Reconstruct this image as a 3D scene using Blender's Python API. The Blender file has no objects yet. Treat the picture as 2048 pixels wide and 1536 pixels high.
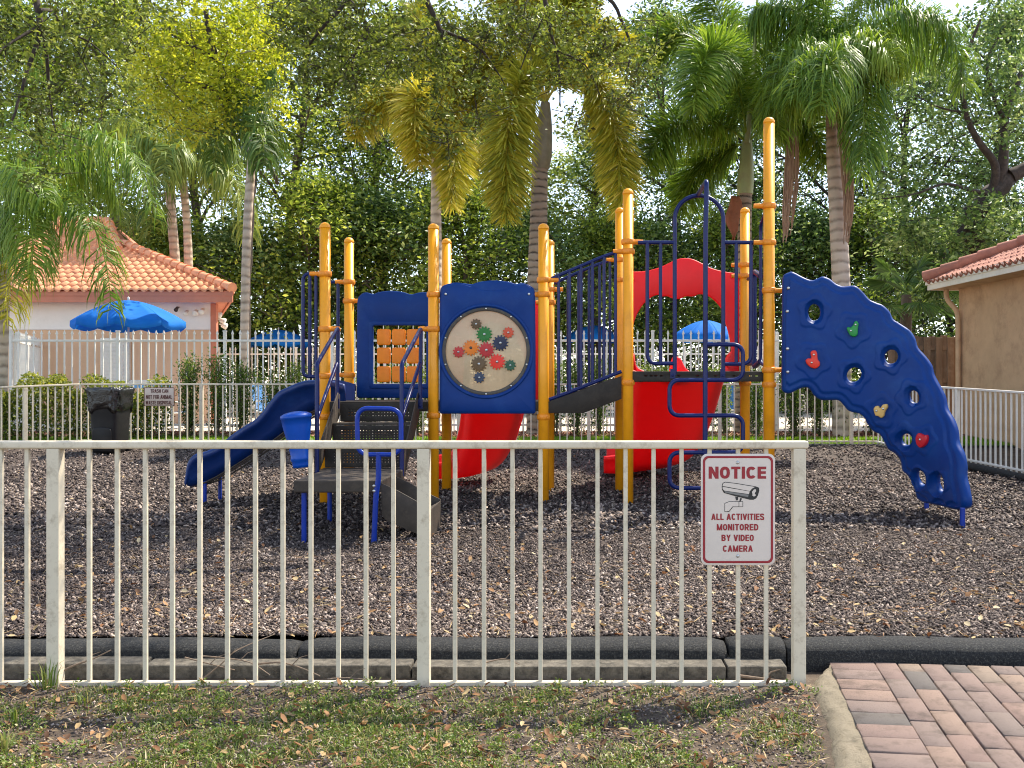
import bpy, bmesh, math, random
import numpy as np
from mathutils import Vector, Matrix, geometry

# ------------------------------------------------------------------ camera, sky, sun
SC = bpy.context.scene
COL = SC.collection
CX, CY, F, CAMZ = 1150.0, 768.0, 2000.0, 1.27      # principal point and focal length of the 2048 px photograph
cam = bpy.data.cameras.new("camera")
cam.lens = F / 2048 * 36.0
cam.sensor_width = 36.0
cam.shift_x = -(CX - 1024.0) / 2048.0
cam.clip_end = 2000.0
camo = bpy.data.objects.new("camera", cam)
camo.location = (0, 0, CAMZ)
camo.rotation_euler = (math.radians(90), 0, 0)
COL.objects.link(camo)
SC.camera = camo

SUN_EL, SUN_AZ = math.radians(54), math.radians(47)   # behind the scene, a little to the right
world = bpy.data.worlds.new("World")
SC.world = world
world.use_nodes = True
wn = world.node_tree
sky = wn.nodes.new("ShaderNodeTexSky")
sky.sky_type = 'NISHITA'
sky.sun_disc = False
sky.sun_elevation = SUN_EL
sky.sun_rotation = SUN_AZ
sky.air_density = 1.0
sky.dust_density = 0.15
bg = wn.nodes["Background"]
bg.inputs[1].default_value = 0.15
soft = wn.nodes.new("ShaderNodeHueSaturation")          # a hazier, less saturated sky
soft.inputs['Saturation'].default_value = 0.68
wn.links.new(sky.outputs[0], soft.inputs['Color'])
wn.links.new(soft.outputs[0], bg.inputs[0])
sun = bpy.data.lights.new("sun", 'SUN')
sun.energy = 3.8
sun.angle = math.radians(0.5)
sun.color = (1.0, 0.91, 0.76)
suno = bpy.data.objects.new("sun", sun)
sd = Vector((math.sin(SUN_AZ) * math.cos(SUN_EL), math.cos(SUN_AZ) * math.cos(SUN_EL), math.sin(SUN_EL)))
suno.rotation_euler = sd.to_track_quat('Z', 'Y').to_euler()
suno.location = (0, 0, 30)
COL.objects.link(suno)
SC.view_settings.view_transform = 'Standard'
SC.view_settings.look = 'None'
SC.view_settings.exposure = 1.3
SC.view_settings.gamma = 1.0
SC.cycles.filter_width = 1.05

# ------------------------------------------------------------------ helpers
def P(px, py, Z):
    return Vector(((px - CX) * Z / F, Z, CAMZ - (py - CY) * Z / F))

def X_(px, Z):
    return (px - CX) * Z / F

def z_(py, Z):
    return CAMZ - (py - CY) * Z / F

def sstep(a, b, x):
    t = np.clip((x - a) / (b - a), 0, 1)
    return t * t * (3 - 2 * t)

def mulch_h(y):
    return float(np.interp(y, [4.8, 6.5, 8.5, 10.3, 12.3, 14.0, 17.0, 18.0], [0.0, -0.03, -0.07, 0.0, 0.02, 0.05, 0.215, 0.22]))

def ground_h(y):
    return float(np.interp(y, [4.7, 5.2, 6.5, 8.5, 10.3, 12.3, 14.0, 16.9, 17.1, 18.4, 30.0], [-0.115, -0.14, -0.16, -0.2, -0.12, -0.1, -0.06, 0.13, 0.2, 0.24, 0.25]))

ORG = {}

def setp(o, label=None, cat=None, group=None, kind=None):
    if label: o['label'] = label
    if cat: o['category'] = cat
    if group: o['group'] = group
    if kind: o['kind'] = kind
    return o

def thing(name, label, cat, loc=(0, 0, 0), group=None):
    o = bpy.data.objects.new(name, None)
    o.empty_display_size = 0.2
    COL.objects.link(o)
    o.location = loc
    ORG[o.name] = Vector(loc)
    return setp(o, label, cat, group)

def link(name, me, mat=None, parent=None, loc=None):
    o = bpy.data.objects.new(name, me)
    if mat is not None and len(me.materials) == 0:
        me.materials.append(mat)
    COL.objects.link(o)
    if parent is not None:
        o.parent = parent
    if loc is not None:
        o.location = loc
    ORG[o.name] = ORG.get(parent.name, Vector((0, 0, 0))) if parent is not None else Vector((0, 0, 0))
    return o

def inst(src, parent=None, loc=None, rotz=None, scale=None):
    o = src.copy()
    COL.objects.link(o)
    o.parent = parent
    if loc is not None: o.location = loc
    if rotz is not None: o.rotation_euler = (0, 0, rotz)
    if scale is not None: o.scale = scale
    ORG[o.name] = ORG.get(parent.name, Vector((0, 0, 0))) if parent is not None else Vector((0, 0, 0))
    return o

class MB:
    """collects shapes in world coordinates; build() links them as one mesh object"""
    def __init__(s):
        s.v = []; s.f = []; s.sm = []
    def add(s, vs, fs, smooth=False):
        b = len(s.v)
        s.v.extend([tuple(v) for v in vs])
        for f in fs:
            s.f.append([i + b for i in f]); s.sm.append(smooth)
        return s
    def box(s, x0, x1, y0, y1, z0, z1, M=None):
        vs = [Vector((x, y, z)) for z in (z0, z1) for y in (y0, y1) for x in (x0, x1)]
        if M is not None: vs = [M @ v for v in vs]
        return s.add(vs, [(0, 2, 3, 1), (4, 5, 7, 6), (0, 1, 5, 4), (2, 6, 7, 3), (0, 4, 6, 2), (1, 3, 7, 5)])
    def beam(s, a, b, w, h, up=Vector((0, 0, 1))):
        a = Vector(a); b = Vector(b); d = (b - a).normalized()
        r = d.cross(up)
        if r.length < 1e-4: r = Vector((1, 0, 0))
        r.normalize(); u = r.cross(d)
        vs = []
        for p in (a, b):
            for su, sr in ((-1, -1), (-1, 1), (1, 1), (1, -1)):
                vs.append(p + u * su * h / 2 + r * sr * w / 2)
        return s.add(vs, [(0, 1, 2, 3), (4, 7, 6, 5), (0, 4, 5, 1), (1, 5, 6, 2), (2, 6, 7, 3), (3, 7, 4, 0)])
    def tube(s, pts, r, n=10, cap=True, closed=False):
        pts = [Vector(p) for p in pts]
        m = len(pts)
        rs = r if isinstance(r, (list, tuple, np.ndarray)) else [r] * m
        tang = []
        for i in range(m):
            if closed: t = pts[(i + 1) % m] - pts[i - 1]
            else: t = pts[min(i + 1, m - 1)] - pts[max(i - 1, 0)]
            tang.append(t.normalized() if t.length > 1e-9 else Vector((0, 0, 1)))
        t0 = tang[0]
        nrm = t0.cross(Vector((0.13, 0.31, 0.94)))
        if nrm.length < 0.05: nrm = t0.cross(Vector((1, 0, 0)))
        nrm.normalize()
        vs = []
        for i in range(m):
            t = tang[i]
            nrm = (nrm - t * nrm.dot(t)).normalized()
            bn = t.cross(nrm)
            for k in range(n):
                a = 2 * math.pi * k / n
                vs.append(pts[i] + (nrm * math.cos(a) + bn * math.sin(a)) * rs[i])
        fs = []
        for i in range(m if closed else m - 1):
            j = (i + 1) % m
            for k in range(n):
                k2 = (k + 1) % n
                fs.append((i * n + k, i * n + k2, j * n + k2, j * n + k))
        s.add(vs, fs, True)
        if cap and not closed:
            s.add(vs[:n], [tuple(range(n))[::-1]]); s.add(vs[-n:], [tuple(range(n))])
        return s
    def lathe(s, prof, c, n=20, axis='z', M=None):
        """prof: list of (radius, height); c: centre"""
        vs = []; c = Vector(c)
        for (r, h) in prof:
            for k in range(n):
                a = 2 * math.pi * k / n
                v = Vector((r * math.cos(a), r * math.sin(a), h))
                if axis == 'y': v = Vector((v.x, v.z, v.y))
                if M is not None: v = M @ v
                vs.append(c + v)
        fs = []
        for i in range(len(prof) - 1):
            for k in range(n):
                k2 = (k + 1) % n
                fs.append((i * n + k, i * n + k2, (i + 1) * n + k2, (i + 1) * n + k))
        fs.append(tuple(range(n))[::-1])
        fs.append(tuple((len(prof) - 1) * n + k for k in range(n)))
        return s.add(vs, fs, True)
    def build(s, name, mat, parent=None, bevel=0.0, seg=2, smooth=None, recalc=True, angle=None):
        me = bpy.data.meshes.new(name)
        off = ORG.get(parent.name, Vector((0, 0, 0))) if parent is not None else Vector((0, 0, 0))
        me.from_pydata([(v[0] - off[0], v[1] - off[1], v[2] - off[2]) for v in s.v], [], s.f)
        me.polygons.foreach_set('use_smooth', [bool(x) if smooth is None else smooth for x in s.sm])
        if bevel or recalc:
            bm = bmesh.new(); bm.from_mesh(me)
            if bevel:
                bmesh.ops.remove_doubles(bm, verts=bm.verts, dist=1e-6)
                es = [e for e in bm.edges if len(e.link_faces) == 2 and e.calc_face_angle(0) > 0.6]
                bmesh.ops.bevel(bm, geom=es, offset=bevel, segments=seg, affect='EDGES', profile=0.5)
            bmesh.ops.recalc_face_normals(bm, faces=bm.faces)
            bm.to_mesh(me); bm.free()
        return link(name, me, mat, parent)

def np_mesh(name, V, Fa, tint=None):
    """V (n,3); Fa list of arrays (m,k)"""
    me = bpy.data.meshes.new(name)
    V = np.asarray(V, np.float32)
    me.vertices.add(len(V)); me.vertices.foreach_set('co', V.ravel())
    loops = np.concatenate([f.ravel() for f in Fa]).astype(np.int32)
    tot = np.concatenate([np.full(len(f), f.shape[1], np.int32) for f in Fa])
    start = np.concatenate([[0], np.cumsum(tot)[:-1]]).astype(np.int32)
    me.loops.add(len(loops)); me.loops.foreach_set('vertex_index', loops)
    me.polygons.add(len(tot)); me.polygons.foreach_set('loop_start', start); me.polygons.foreach_set('loop_total', tot)
    if tint is not None:
        a = me.attributes.new('tint', 'FLOAT', 'POINT'); a.data.foreach_set('value', np.asarray(tint, np.float32))
    me.update(calc_edges=True)
    me.validate()
    return me

def fillet(pts, r, n=6, closed=False):
    pts = [Vector(p) for p in pts]
    out = []
    m = len(pts)
    for i in range(m):
        if not closed and i in (0, m - 1):
            out.append(pts[i]); continue
        a, b, c = pts[i - 1], pts[i], pts[(i + 1) % m]
        d1 = a - b; d2 = c - b
        rr = min(r, d1.length * 0.49, d2.length * 0.49)
        p1 = b + d1.normalized() * rr; p2 = b + d2.normalized() * rr
        for k in range(n + 1):
            t = k / n
            # circular-ish blend
            q = p1 * (1 - t) ** 2 + b * 2 * t * (1 - t) * 0.9 + p2 * t ** 2
            w = (1 - t) ** 2 + 2 * t * (1 - t) * 0.9 + t ** 2
            out.append(q / w)
    return out

def catmull(pts, n=6, closed=True):
    p = np.asarray(pts, float); m = len(p); out = []
    for i in range(m if closed else m - 1):
        if closed: a, b, c, d = p[i - 1], p[i], p[(i + 1) % m], p[(i + 2) % m]
        else: a, b, c, d = p[max(i - 1, 0)], p[i], p[i + 1], p[min(i + 2, m - 1)]
        for k in range(n):
            t = k / n
            out.append(0.5 * (2 * b + (c - a) * t + (2 * a - 5 * b + 4 * c - d) * t * t + (3 * b - a - 3 * c + d) * t ** 3))
    if not closed: out.append(p[-1])
    return np.array(out)

def bez(cp, n=14):
    cp = [np.asarray(c, float) for c in cp]
    out = []
    for i in range(n + 1):
        q = cp; t = i / n
        while len(q) > 1: q = [q[k] * (1 - t) + q[k + 1] * t for k in range(len(q) - 1)]
        out.append(q[0])
    return np.array(out)

def area2(p):
    return 0.5 * np.sum(p[:, 0] * np.roll(p[:, 1], -1) - np.roll(p[:, 0], -1) * p[:, 1])

def inset(p, d):
    a = p - np.roll(p, 1, 0); b = np.roll(p, -1, 0) - p
    a /= np.linalg.norm(a, axis=1, keepdims=True) + 1e-9; b /= np.linalg.norm(b, axis=1, keepdims=True) + 1e-9
    t = a + b; n = np.stack([-t[:, 1], t[:, 0]], 1)
    n /= np.linalg.norm(n, axis=1, keepdims=True) + 1e-9
    return p + n * d

def inpoly(pt, poly):
    x, y = pt[:, 0][:, None], pt[:, 1][:, None]
    x1, y1 = poly[:, 0][None], poly[:, 1][None]
    x2, y2 = np.roll(poly[:, 0], -1)[None], np.roll(poly[:, 1], -1)[None]
    c = ((y1 > y) != (y2 > y)) & (x < (x2 - x1) * (y - y1) / (y2 - y1 + 1e-12) + x1)
    return c.sum(1) % 2 == 1

def plate(name, mat, parent, outline, holes=(), T=0.05, b=0.012, fmap=None, s=0.005, grid=0, relief=None):
    """a solid plate with rounded rims and real holes; fmap(u, v, depth_m) gives the world point; s = metres per unit of u"""
    loops = []
    o = np.asarray(outline, float)
    if area2(o) < 0: o = o[::-1]
    loops.append(o)
    for h in holes:
        h = np.asarray(h, float)
        if area2(h) > 0: h = h[::-1]
        loops.append(h)
    prof = [(b, 0), (b * 0.3, b * 0.3), (0, b), (0, T - b), (b * 0.3, T - b * 0.3), (b, T)]
    V = []; Fs = []; ring0 = []; ring1 = []
    for L in loops:
        n = len(L); ids = []
        for (ins, dep) in prof:
            q = inset(L, ins / s)
            ids.append(list(range(len(V), len(V) + n)))
            V.extend([fmap(u, v, dep) for u, v in q])
        for r in range(len(prof) - 1):
            for k in range(n):
                k2 = (k + 1) % n
                Fs.append((ids[r][k], ids[r][k2], ids[r + 1][k2], ids[r + 1][k]))
        ring0.append(ids[0]); ring1.append(ids[-1])
    ins_loops = [inset(L, b / s) for L in loops]
    pts = []; edges = []; f_idx = []; b_idx = []
    for L, i0, i1 in zip(ins_loops, ring0, ring1):
        st = len(pts); n = len(L)
        pts.extend([Vector((float(u), float(v))) for u, v in L])
        edges.extend([(st + k, st + (k + 1) % n) for k in range(n)])
        f_idx.extend(i0); b_idx.extend(i1)
    if grid:
        lo = ins_loops[0].min(0); hi = ins_loops[0].max(0)
        g = np.array([(x + (j % 2) * grid / 2, y) for j, y in enumerate(np.arange(lo[1], hi[1], grid * 0.87)) for x in np.arange(lo[0], hi[0], grid)])
        ok = inpoly(g, ins_loops[0])
        for L in ins_loops[1:]: ok &= ~inpoly(g, L)
        allb = np.concatenate(ins_loops)
        for i in np.nonzero(ok)[0]:
            if np.min(np.sum((allb - g[i]) ** 2, 1)) < (grid * 0.45) ** 2: ok[i] = False
        for u, v in g[ok]:
            pts.append(Vector((float(u), float(v))))
            d = relief(u, v) if relief else 0.0
            f_idx.append(len(V)); V.append(fmap(u, v, -d))
            b_idx.append(len(V)); V.append(fmap(u, v, T))
    vo, eo, fo, ov, oe, of = geometry.delaunay_2d_cdt(pts, edges, [], 0, 1e-5)
    P2 = np.array([(v.x, v.y) for v in vo])
    cen = np.array([P2[list(f)].mean(0) for f in fo])
    ok = inpoly(cen, ins_loops[0])
    for L in ins_loops[1:]: ok &= ~inpoly(cen, L)
    for f, k in zip(fo, ok):
        if not k or any(len(ov[i]) == 0 for i in f): continue
        ids = [ov[i][0] for i in f]
        Fs.append(tuple(f_idx[i] for i in ids)); Fs.append(tuple(b_idx[i] for i in ids[::-1]))
    m = MB(); m.add(V, Fs, True)
    ob = m.build(name, mat, parent)
    return ob

def pxmap(Z):
    return lambda u, v, d: P(u, v, Z) + Vector((0, d, 0))

def circ(cx, cy, rx, ry=None, n=40, rot=0.0):
    ry = rx if ry is None else ry
    a = np.linspace(0, 2 * math.pi, n, endpoint=False)
    x = rx * np.cos(a); y = ry * np.sin(a)
    return np.stack([cx + x * math.cos(rot) - y * math.sin(rot), cy + x * math.sin(rot) + y * math.cos(rot)], 1)

def rrect(x0, x1, y0, y1, r, n=6):
    out = []
    for cx, cy, a0 in ((x1 - r, y1 - r, 0), (x0 + r, y1 - r, 90), (x0 + r, y0 + r, 180), (x1 - r, y0 + r, 270)):
        for k in range(n + 1):
            a = math.radians(a0 + 90 * k / n)
            out.append((cx + r * math.cos(a), cy + r * math.sin(a)))
    return np.array(out)

# ------------------------------------------------------------------ materials
def lin(r, g, b):
    return tuple(((c / 255) / 12.92 if c / 255 <= 0.04045 else ((c / 255 + 0.055) / 1.055) ** 2.4) for c in (r, g, b))

def nd(nt, t, **kw):
    n = nt.nodes.new(t)
    for k, v in kw.items(): setattr(n, k, v)
    return n

def ramp(nt, fac, stops):
    r = nd(nt, 'ShaderNodeValToRGB')
    e = r.color_ramp.elements
    while len(e) < len(stops): e.new(0.5)
    for i, (p, c) in enumerate(stops):
        e[i].position = p; e[i].color = tuple(c) + (1,) if len(c) == 3 else c
    nt.links.new(fac, r.inputs[0])
    return r.outputs[0]

def noise(nt, scale, detail=4, rough=0.6, coord='Object', vec=None, stretch=None):
    n = nd(nt, 'ShaderNodeTexNoise'); n.inputs['Scale'].default_value = scale
    n.inputs['Detail'].default_value = detail; n.inputs['Roughness'].default_value = rough
    tc = nd(nt, 'ShaderNodeTexCoord'); v = tc.outputs[coord]
    if stretch:
        mp = nd(nt, 'ShaderNodeMapping'); mp.inputs['Scale'].default_value = stretch
        nt.links.new(v, mp.inputs['Vector']); v = mp.outputs[0]
    nt.links.new(v, n.inputs['Vector'])
    return n.outputs['Fac']

def pm(name, col, rough=0.5, var=0.25, scale=6.0, bump=0.0, bscale=60.0, spec=0.5, metal=0.0, dirt_glint=None, dirt_glint_amt=0.5, dscale=3.0, stretch=None):
    m = bpy.data.materials.new(name); m.use_nodes = True
    nt = m.node_tree; b = nt.nodes['Principled BSDF']
    c = Vector(col)
    f = noise(nt, scale, 6, 0.65, stretch=stretch)
    out = ramp(nt, f, [(0.3, tuple(c * (1 - var))), (0.7, tuple(c * (1 + var * 0.6)))])
    if dirt_glint is not None:
        f2 = noise(nt, dscale, 8, 0.75)
        mx = nd(nt, 'ShaderNodeMix'); mx.data_type = 'RGBA'
        rr = ramp(nt, f2, [(0.5, (0, 0, 0)), (0.72, (dirt_glint_amt,) * 3)])
        nt.links.new(rr, mx.inputs[0]); nt.links.new(out, mx.inputs[6]); mx.inputs[7].default_value = tuple(dirt_glint) + (1,)
        out = mx.outputs[2]
    nt.links.new(out, b.inputs['Base Color'])
    fr = noise(nt, scale * 2.3, 5, 0.7)
    mr = nd(nt, 'ShaderNodeMapRange'); mr.inputs[3].default_value = max(0.05, rough - 0.12); mr.inputs[4].default_value = min(1, rough + 0.15)
    nt.links.new(fr, mr.inputs[0]); nt.links.new(mr.outputs[0], b.inputs['Roughness'])
    b.inputs['Specular IOR Level'].default_value = spec
    b.inputs['Metallic'].default_value = metal
    if bump:
        bp = nd(nt, 'ShaderNodeBump'); bp.inputs['Strength'].default_value = bump; bp.inputs['Distance'].default_value = 0.01
        nt.links.new(noise(nt, bscale, 6, 0.7), bp.inputs['Height']); nt.links.new(bp.outputs[0], b.inputs['Normal'])
    return m

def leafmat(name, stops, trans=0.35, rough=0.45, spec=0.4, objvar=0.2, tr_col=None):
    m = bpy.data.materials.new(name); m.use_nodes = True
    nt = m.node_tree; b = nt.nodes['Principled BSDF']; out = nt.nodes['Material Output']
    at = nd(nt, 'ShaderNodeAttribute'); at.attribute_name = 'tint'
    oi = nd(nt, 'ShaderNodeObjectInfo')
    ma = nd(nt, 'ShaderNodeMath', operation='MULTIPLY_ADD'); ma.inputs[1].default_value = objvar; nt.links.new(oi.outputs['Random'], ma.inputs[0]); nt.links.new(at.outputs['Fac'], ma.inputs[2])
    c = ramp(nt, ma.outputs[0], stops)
    nt.links.new(c, b.inputs['Base Color']); b.inputs['Roughness'].default_value = rough; b.inputs['Specular IOR Level'].default_value = spec
    t = nd(nt, 'ShaderNodeBsdfTranslucent')
    hs = nd(nt, 'ShaderNodeHueSaturation'); hs.inputs['Value'].default_value = 1.5; hs.inputs['Saturation'].default_value = 1.05; hs.inputs['Hue'].default_value = 0.485
    nt.links.new(c, hs.inputs['Color']); nt.links.new(hs.outputs[0], t.inputs[0])
    mx = nd(nt, 'ShaderNodeMixShader'); mx.inputs[0].default_value = trans
    nt.links.new(b.outputs[0], mx.inputs[1]); nt.links.new(t.outputs[0], mx.inputs[2]); nt.links.new(mx.outputs[0], out.inputs[0])
    return m

def tintmat(name, stops, rough=0.8, spec=0.3, bump=0.0, speck=False):
    m = bpy.data.materials.new(name); m.use_nodes = True
    nt = m.node_tree; b = nt.nodes['Principled BSDF']
    at = nd(nt, 'ShaderNodeAttribute'); at.attribute_name = 'tint'
    f = noise(nt, 90, 5, 0.7)
    ma = nd(nt, 'ShaderNodeMath', operation='MULTIPLY_ADD'); ma.inputs[1].default_value = 0.16; nt.links.new(f, ma.inputs[0]); nt.links.new(at.outputs['Fac'], ma.inputs[2])
    sb = nd(nt, 'ShaderNodeMath', operation='SUBTRACT'); sb.inputs[1].default_value = 0.08; nt.links.new(ma.outputs[0], sb.inputs[0])
    col = ramp(nt, sb.outputs[0], stops)
    if speck:      # dark grains and worn smudges in the fired clay
        for sc_, lo, hi, am in ((230, .56, .66, .75), (9, .5, .72, .6)):
            k = ramp(nt, noise(nt, sc_, 4, 0.7), [(lo, (0, 0, 0)), (hi, (am,) * 3)])
            mx = nd(nt, 'ShaderNodeMix'); mx.data_type = 'RGBA'; nt.links.new(k, mx.inputs[0]); nt.links.new(col, mx.inputs[6]); mx.inputs[7].default_value = (.06, .048, .04, 1); col = mx.outputs[2]
    nt.links.new(col, b.inputs['Base Color'])
    b.inputs['Roughness'].default_value = rough; b.inputs['Specular IOR Level'].default_value = spec
    if bump:
        bp = nd(nt, 'ShaderNodeBump'); bp.inputs['Strength'].default_value = bump; bp.inputs['Distance'].default_value = 0.005
        nt.links.new(noise(nt, 260, 4, 0.7), bp.inputs['Height']); nt.links.new(bp.outputs[0], b.inputs['Normal'])
    return m

M = {}
M['orange'] = pm('yellow_orange_post_paint', (0.98, 0.385, 0.010), 0.36, 0.10, 3.0, dirt_glint=(0.5, 0.17, 0.01), dirt_glint_amt=0.35, dscale=5, bump=0.05, bscale=180)
M['clamp'] = pm('yellow_orange_cast_clamp', (0.88, 0.28, 0.008), 0.42, 0.12, 9, dirt_glint=(0.32, 0.1, 0.012), dirt_glint_amt=0.5, dscale=12)
M['tile_orange'] = pm('orange_plastic_tile', (0.96, 0.33, 0.01), 0.4, 0.1, 5, dirt_glint=(0.5, 0.15, 0.02), dirt_glint_amt=0.4)
M['blue'] = pm('navy_blue_coated_tube', (0.003, 0.012, 0.10), 0.3, 0.15, 8, spec=0.32, dirt_glint=(0.03, 0.04, 0.15), dirt_glint_amt=0.3)
M['bluetube2'] = pm('bright_blue_coated_tube', (0.002, 0.032, 0.30), 0.32, 0.15, 8, spec=0.35)
M['bluep'] = pm('blue_moulded_plastic', (0.0006, 0.036, 0.205), 0.45, 0.14, 2.5, bump=0.06, bscale=240, dirt_glint=(0.012, 0.066, 0.24), dirt_glint_amt=0.6, dscale=2.6, spec=0.22)
M['hornblue'] = pm('bright_blue_moulded_plastic', (0.003, 0.075, 0.44), 0.36, 0.12, 4, spec=0.35, dirt_glint=(0.02, 0.10, 0.40), dirt_glint_amt=0.4)
M['slideblue'] = pm('dark_blue_moulded_slide', (0.001, 0.024, 0.14), 0.42, 0.15, 2.5, bump=0.06, bscale=200, dirt_glint=(0.02, 0.07, 0.26), dirt_glint_amt=0.4, dscale=3)
M['red'] = pm('red_moulded_plastic', (0.84, 0.020, 0.026), 0.42, 0.14, 2.4, bump=0.04, bscale=200, dirt_glint=(0.72, 0.012, 0.014), dirt_glint_amt=0.4, dscale=2.4)
M['deck'] = pm('dark_brown_coated_deck', (0.03, 0.023, 0.018), 0.6, 0.3, 9, bump=0.25, bscale=220, spec=0.3, dirt_glint=(0.075, 0.058, 0.042), dirt_glint_amt=0.45, dscale=6)
M['step'] = pm('brown_grey_coated_step', (0.055, 0.043, 0.034), 0.65, 0.3, 9, bump=0.3, bscale=200, spec=0.3, dirt_glint=(0.13, 0.10, 0.072), dirt_glint_amt=0.5, dscale=7)
M['bolt'] = pm('stainless_bolt', (0.62, 0.6, 0.57), 0.3, 0.2, 20, metal=0.9)
M['cream'] = pm('cream_fence_paint', (0.67, 0.585, 0.445), 0.5, 0.08, 5, bump=0.05, bscale=140, dirt_glint=(0.24, 0.17, 0.10), dirt_glint_amt=0.65, dscale=16, stretch=(1, 1, 0.25))
M['white'] = pm('white_fence_paint', (0.78, 0.76, 0.7), 0.5, 0.07, 5, dirt_glint=(0.45, 0.42, 0.35), dirt_glint_amt=0.4, dscale=6)
M['panelcream'] = pm('weathered_cream_panel', (0.72, 0.56, 0.36), 0.25, 0.14, 2.2, dirt_glint=(0.55, 0.38, 0.22), dirt_glint_amt=0.5, dscale=4)
M['dark'] = pm('dark_ring_plastic', (0.045, 0.035, 0.03), 0.4, 0.3, 10, dirt_glint=(0.18, 0.14, 0.11), dirt_glint_amt=0.5, dscale=9)
M['bark'] = pm('grey_brown_bark', (0.11, 0.085, 0.065), 0.85, 0.5, 9, bump=0.9, bscale=30, dirt_glint=(0.2, 0.18, 0.15), dirt_glint_amt=0.6, dscale=4, stretch=(1, 1, 0.3))
M['darkbark'] = pm('dark_bark', (0.05, 0.035, 0.028), 0.9, 0.5, 12, bump=0.9, bscale=40, dirt_glint=(0.12, 0.09, 0.07), dirt_glint_amt=0.6, dscale=5)
M['rubber'] = pm('black_rubber_border', (0.022, 0.023, 0.025), 0.8, 0.6, 70, bump=1.0, bscale=160, spec=0.3, dirt_glint=(0.16, 0.15, 0.13), dirt_glint_amt=0.75, dscale=110)  # pale specks painted into the colour imitate the sparkle of rough rubber
M['concrete'] = pm('weathered_concrete', (0.27, 0.225, 0.155), 0.95, 0.5, 22, bump=1.0, bscale=110, dirt_glint=(0.06, 0.05, 0.035), dirt_glint_amt=0.9, dscale=22)
M['oldconcrete'] = pm('stained_concrete_edge', (0.16, 0.14, 0.11), 0.95, 0.6, 26, bump=1.0, bscale=120, dirt_glint=(0.016, 0.015, 0.013), dirt_glint_amt=1.0, dscale=11)
M['stucco'] = pm('tan_stucco', (0.56, 0.37, 0.225), 0.9, 0.12, 3, bump=0.5, bscale=70, dirt_glint=(0.30, 0.18, 0.105), dirt_glint_amt=0.7, dscale=2.2)
M['peach'] = pm('peach_stucco', (0.72, 0.47, 0.30), 0.9, 0.08, 3, bump=0.4, bscale=60, dirt_glint=(0.42, 0.26, 0.16), dirt_glint_amt=0.3)
M['whitewall'] = pm('white_stucco', (0.90, 0.86, 0.81), 0.9, 0.05, 3, bump=0.3, bscale=60, dirt_glint=(0.6, 0.56, 0.5), dirt_glint_amt=0.3)
M['fascia'] = pm('terracotta_trim_paint', (0.56, 0.2, 0.12), 0.7, 0.12, 5)
M['tile'] = pm('terracotta_roof_tile', (0.88, 0.38, 0.20), 0.8, 0.22, 3.5, bump=0.3, bscale=80, dirt_glint=(0.42, 0.17, 0.10), dirt_glint_amt=0.55, dscale=2.5)
M['tile2'] = pm('weathered_red_roof_tile', (0.40, 0.17, 0.12), 0.85, 0.3, 3.5, bump=0.3, bscale=80, dirt_glint=(0.2, 0.1, 0.08), dirt_glint_amt=0.6, dscale=3)
M['whitetrim'] = pm('white_trim_paint', (0.78, 0.75, 0.68), 0.6, 0.06, 5, dirt_glint=(0.5, 0.45, 0.36), dirt_glint_amt=0.4)
M['canvas'] = pm('bright_blue_canvas', (0.004, 0.23, 0.70), 0.8, 0.1, 3, bump=0.1, bscale=90)
M['metal'] = pm('grey_aluminium', (0.5, 0.5, 0.5), 0.4, 0.1, 6, metal=0.8)
M['wood'] = pm('weathered_wood_board', (0.19, 0.125, 0.08), 0.9, 0.4, 8, bump=0.6, bscale=60, dirt_glint=(0.3, 0.24, 0.18), dirt_glint_amt=0.5, dscale=5, stretch=(1, 1, 0.12))
M['bin'] = pm('black_bin_plastic', (0.012, 0.011, 0.012), 0.5, 0.3, 8, spec=0.3, dirt_glint=(0.035, 0.03, 0.028), dirt_glint_amt=0.5, dscale=6)
M['bag'] = pm('black_bin_bag', (0.010, 0.010, 0.011), 0.16, 0.3, 8, spec=0.9, bump=1.0, bscale=38)
M['signface'] = pm('white_sign_plate', (0.68, 0.59, 0.52), 0.42, 0.06, 4, dirt_glint=(0.55, 0.47, 0.4), dirt_glint_amt=0.35, dscale=6)
M['signred'] = pm('dark_red_sign_ink', (0.30, 0.012, 0.02), 0.45, 0.08, 8)
M['signblack'] = pm('black_sign_ink', (0.02, 0.02, 0.02), 0.45, 0.08, 8)
M['signgrey'] = pm('grey_sign_ink', (0.2, 0.19, 0.18), 0.5, 0.08, 8)
M['signtan'] = pm('tan_sign_plate', (0.62, 0.5, 0.41), 0.5, 0.08, 5)
M['signbrown'] = pm('dark_brown_sign_ink', (0.10, 0.02, 0.015), 0.5, 0.1, 8)
M['soil'] = pm('dry_brown_soil', (0.085, 0.06, 0.04), 0.95, 0.5, 12, bump=1.0, bscale=70, dirt_glint=(0.24, 0.185, 0.125), dirt_glint_amt=0.75, dscale=4.5)
M['lawn'] = pm('lawn_base', (0.085, 0.14, 0.022), 0.95, 0.3, 5, bump=1.0, bscale=60)
M['mulchbase'] = pm('rubber_mulch_base', (0.07, 0.048, 0.038), 0.85, 0.7, 55, bump=1.0, bscale=90, dirt_glint=(0.14, 0.11, 0.095), dirt_glint_amt=0.85, dscale=70)
M['bed'] = pm('red_brown_bed_mulch', (0.17, 0.075, 0.045), 0.95, 0.6, 14, bump=1.0, bscale=40, dirt_glint=(0.3, 0.17, 0.11), dirt_glint_amt=0.7, dscale=12)
M['pooldeck'] = pm('pale_pool_deck', (0.62, 0.52, 0.42), 0.85, 0.1, 3, bump=0.2, bscale=50)
M['holdgreen'] = pm('green_hand_hold', (0.015, 0.27, 0.05), 0.45, 0.15, 9)
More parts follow.
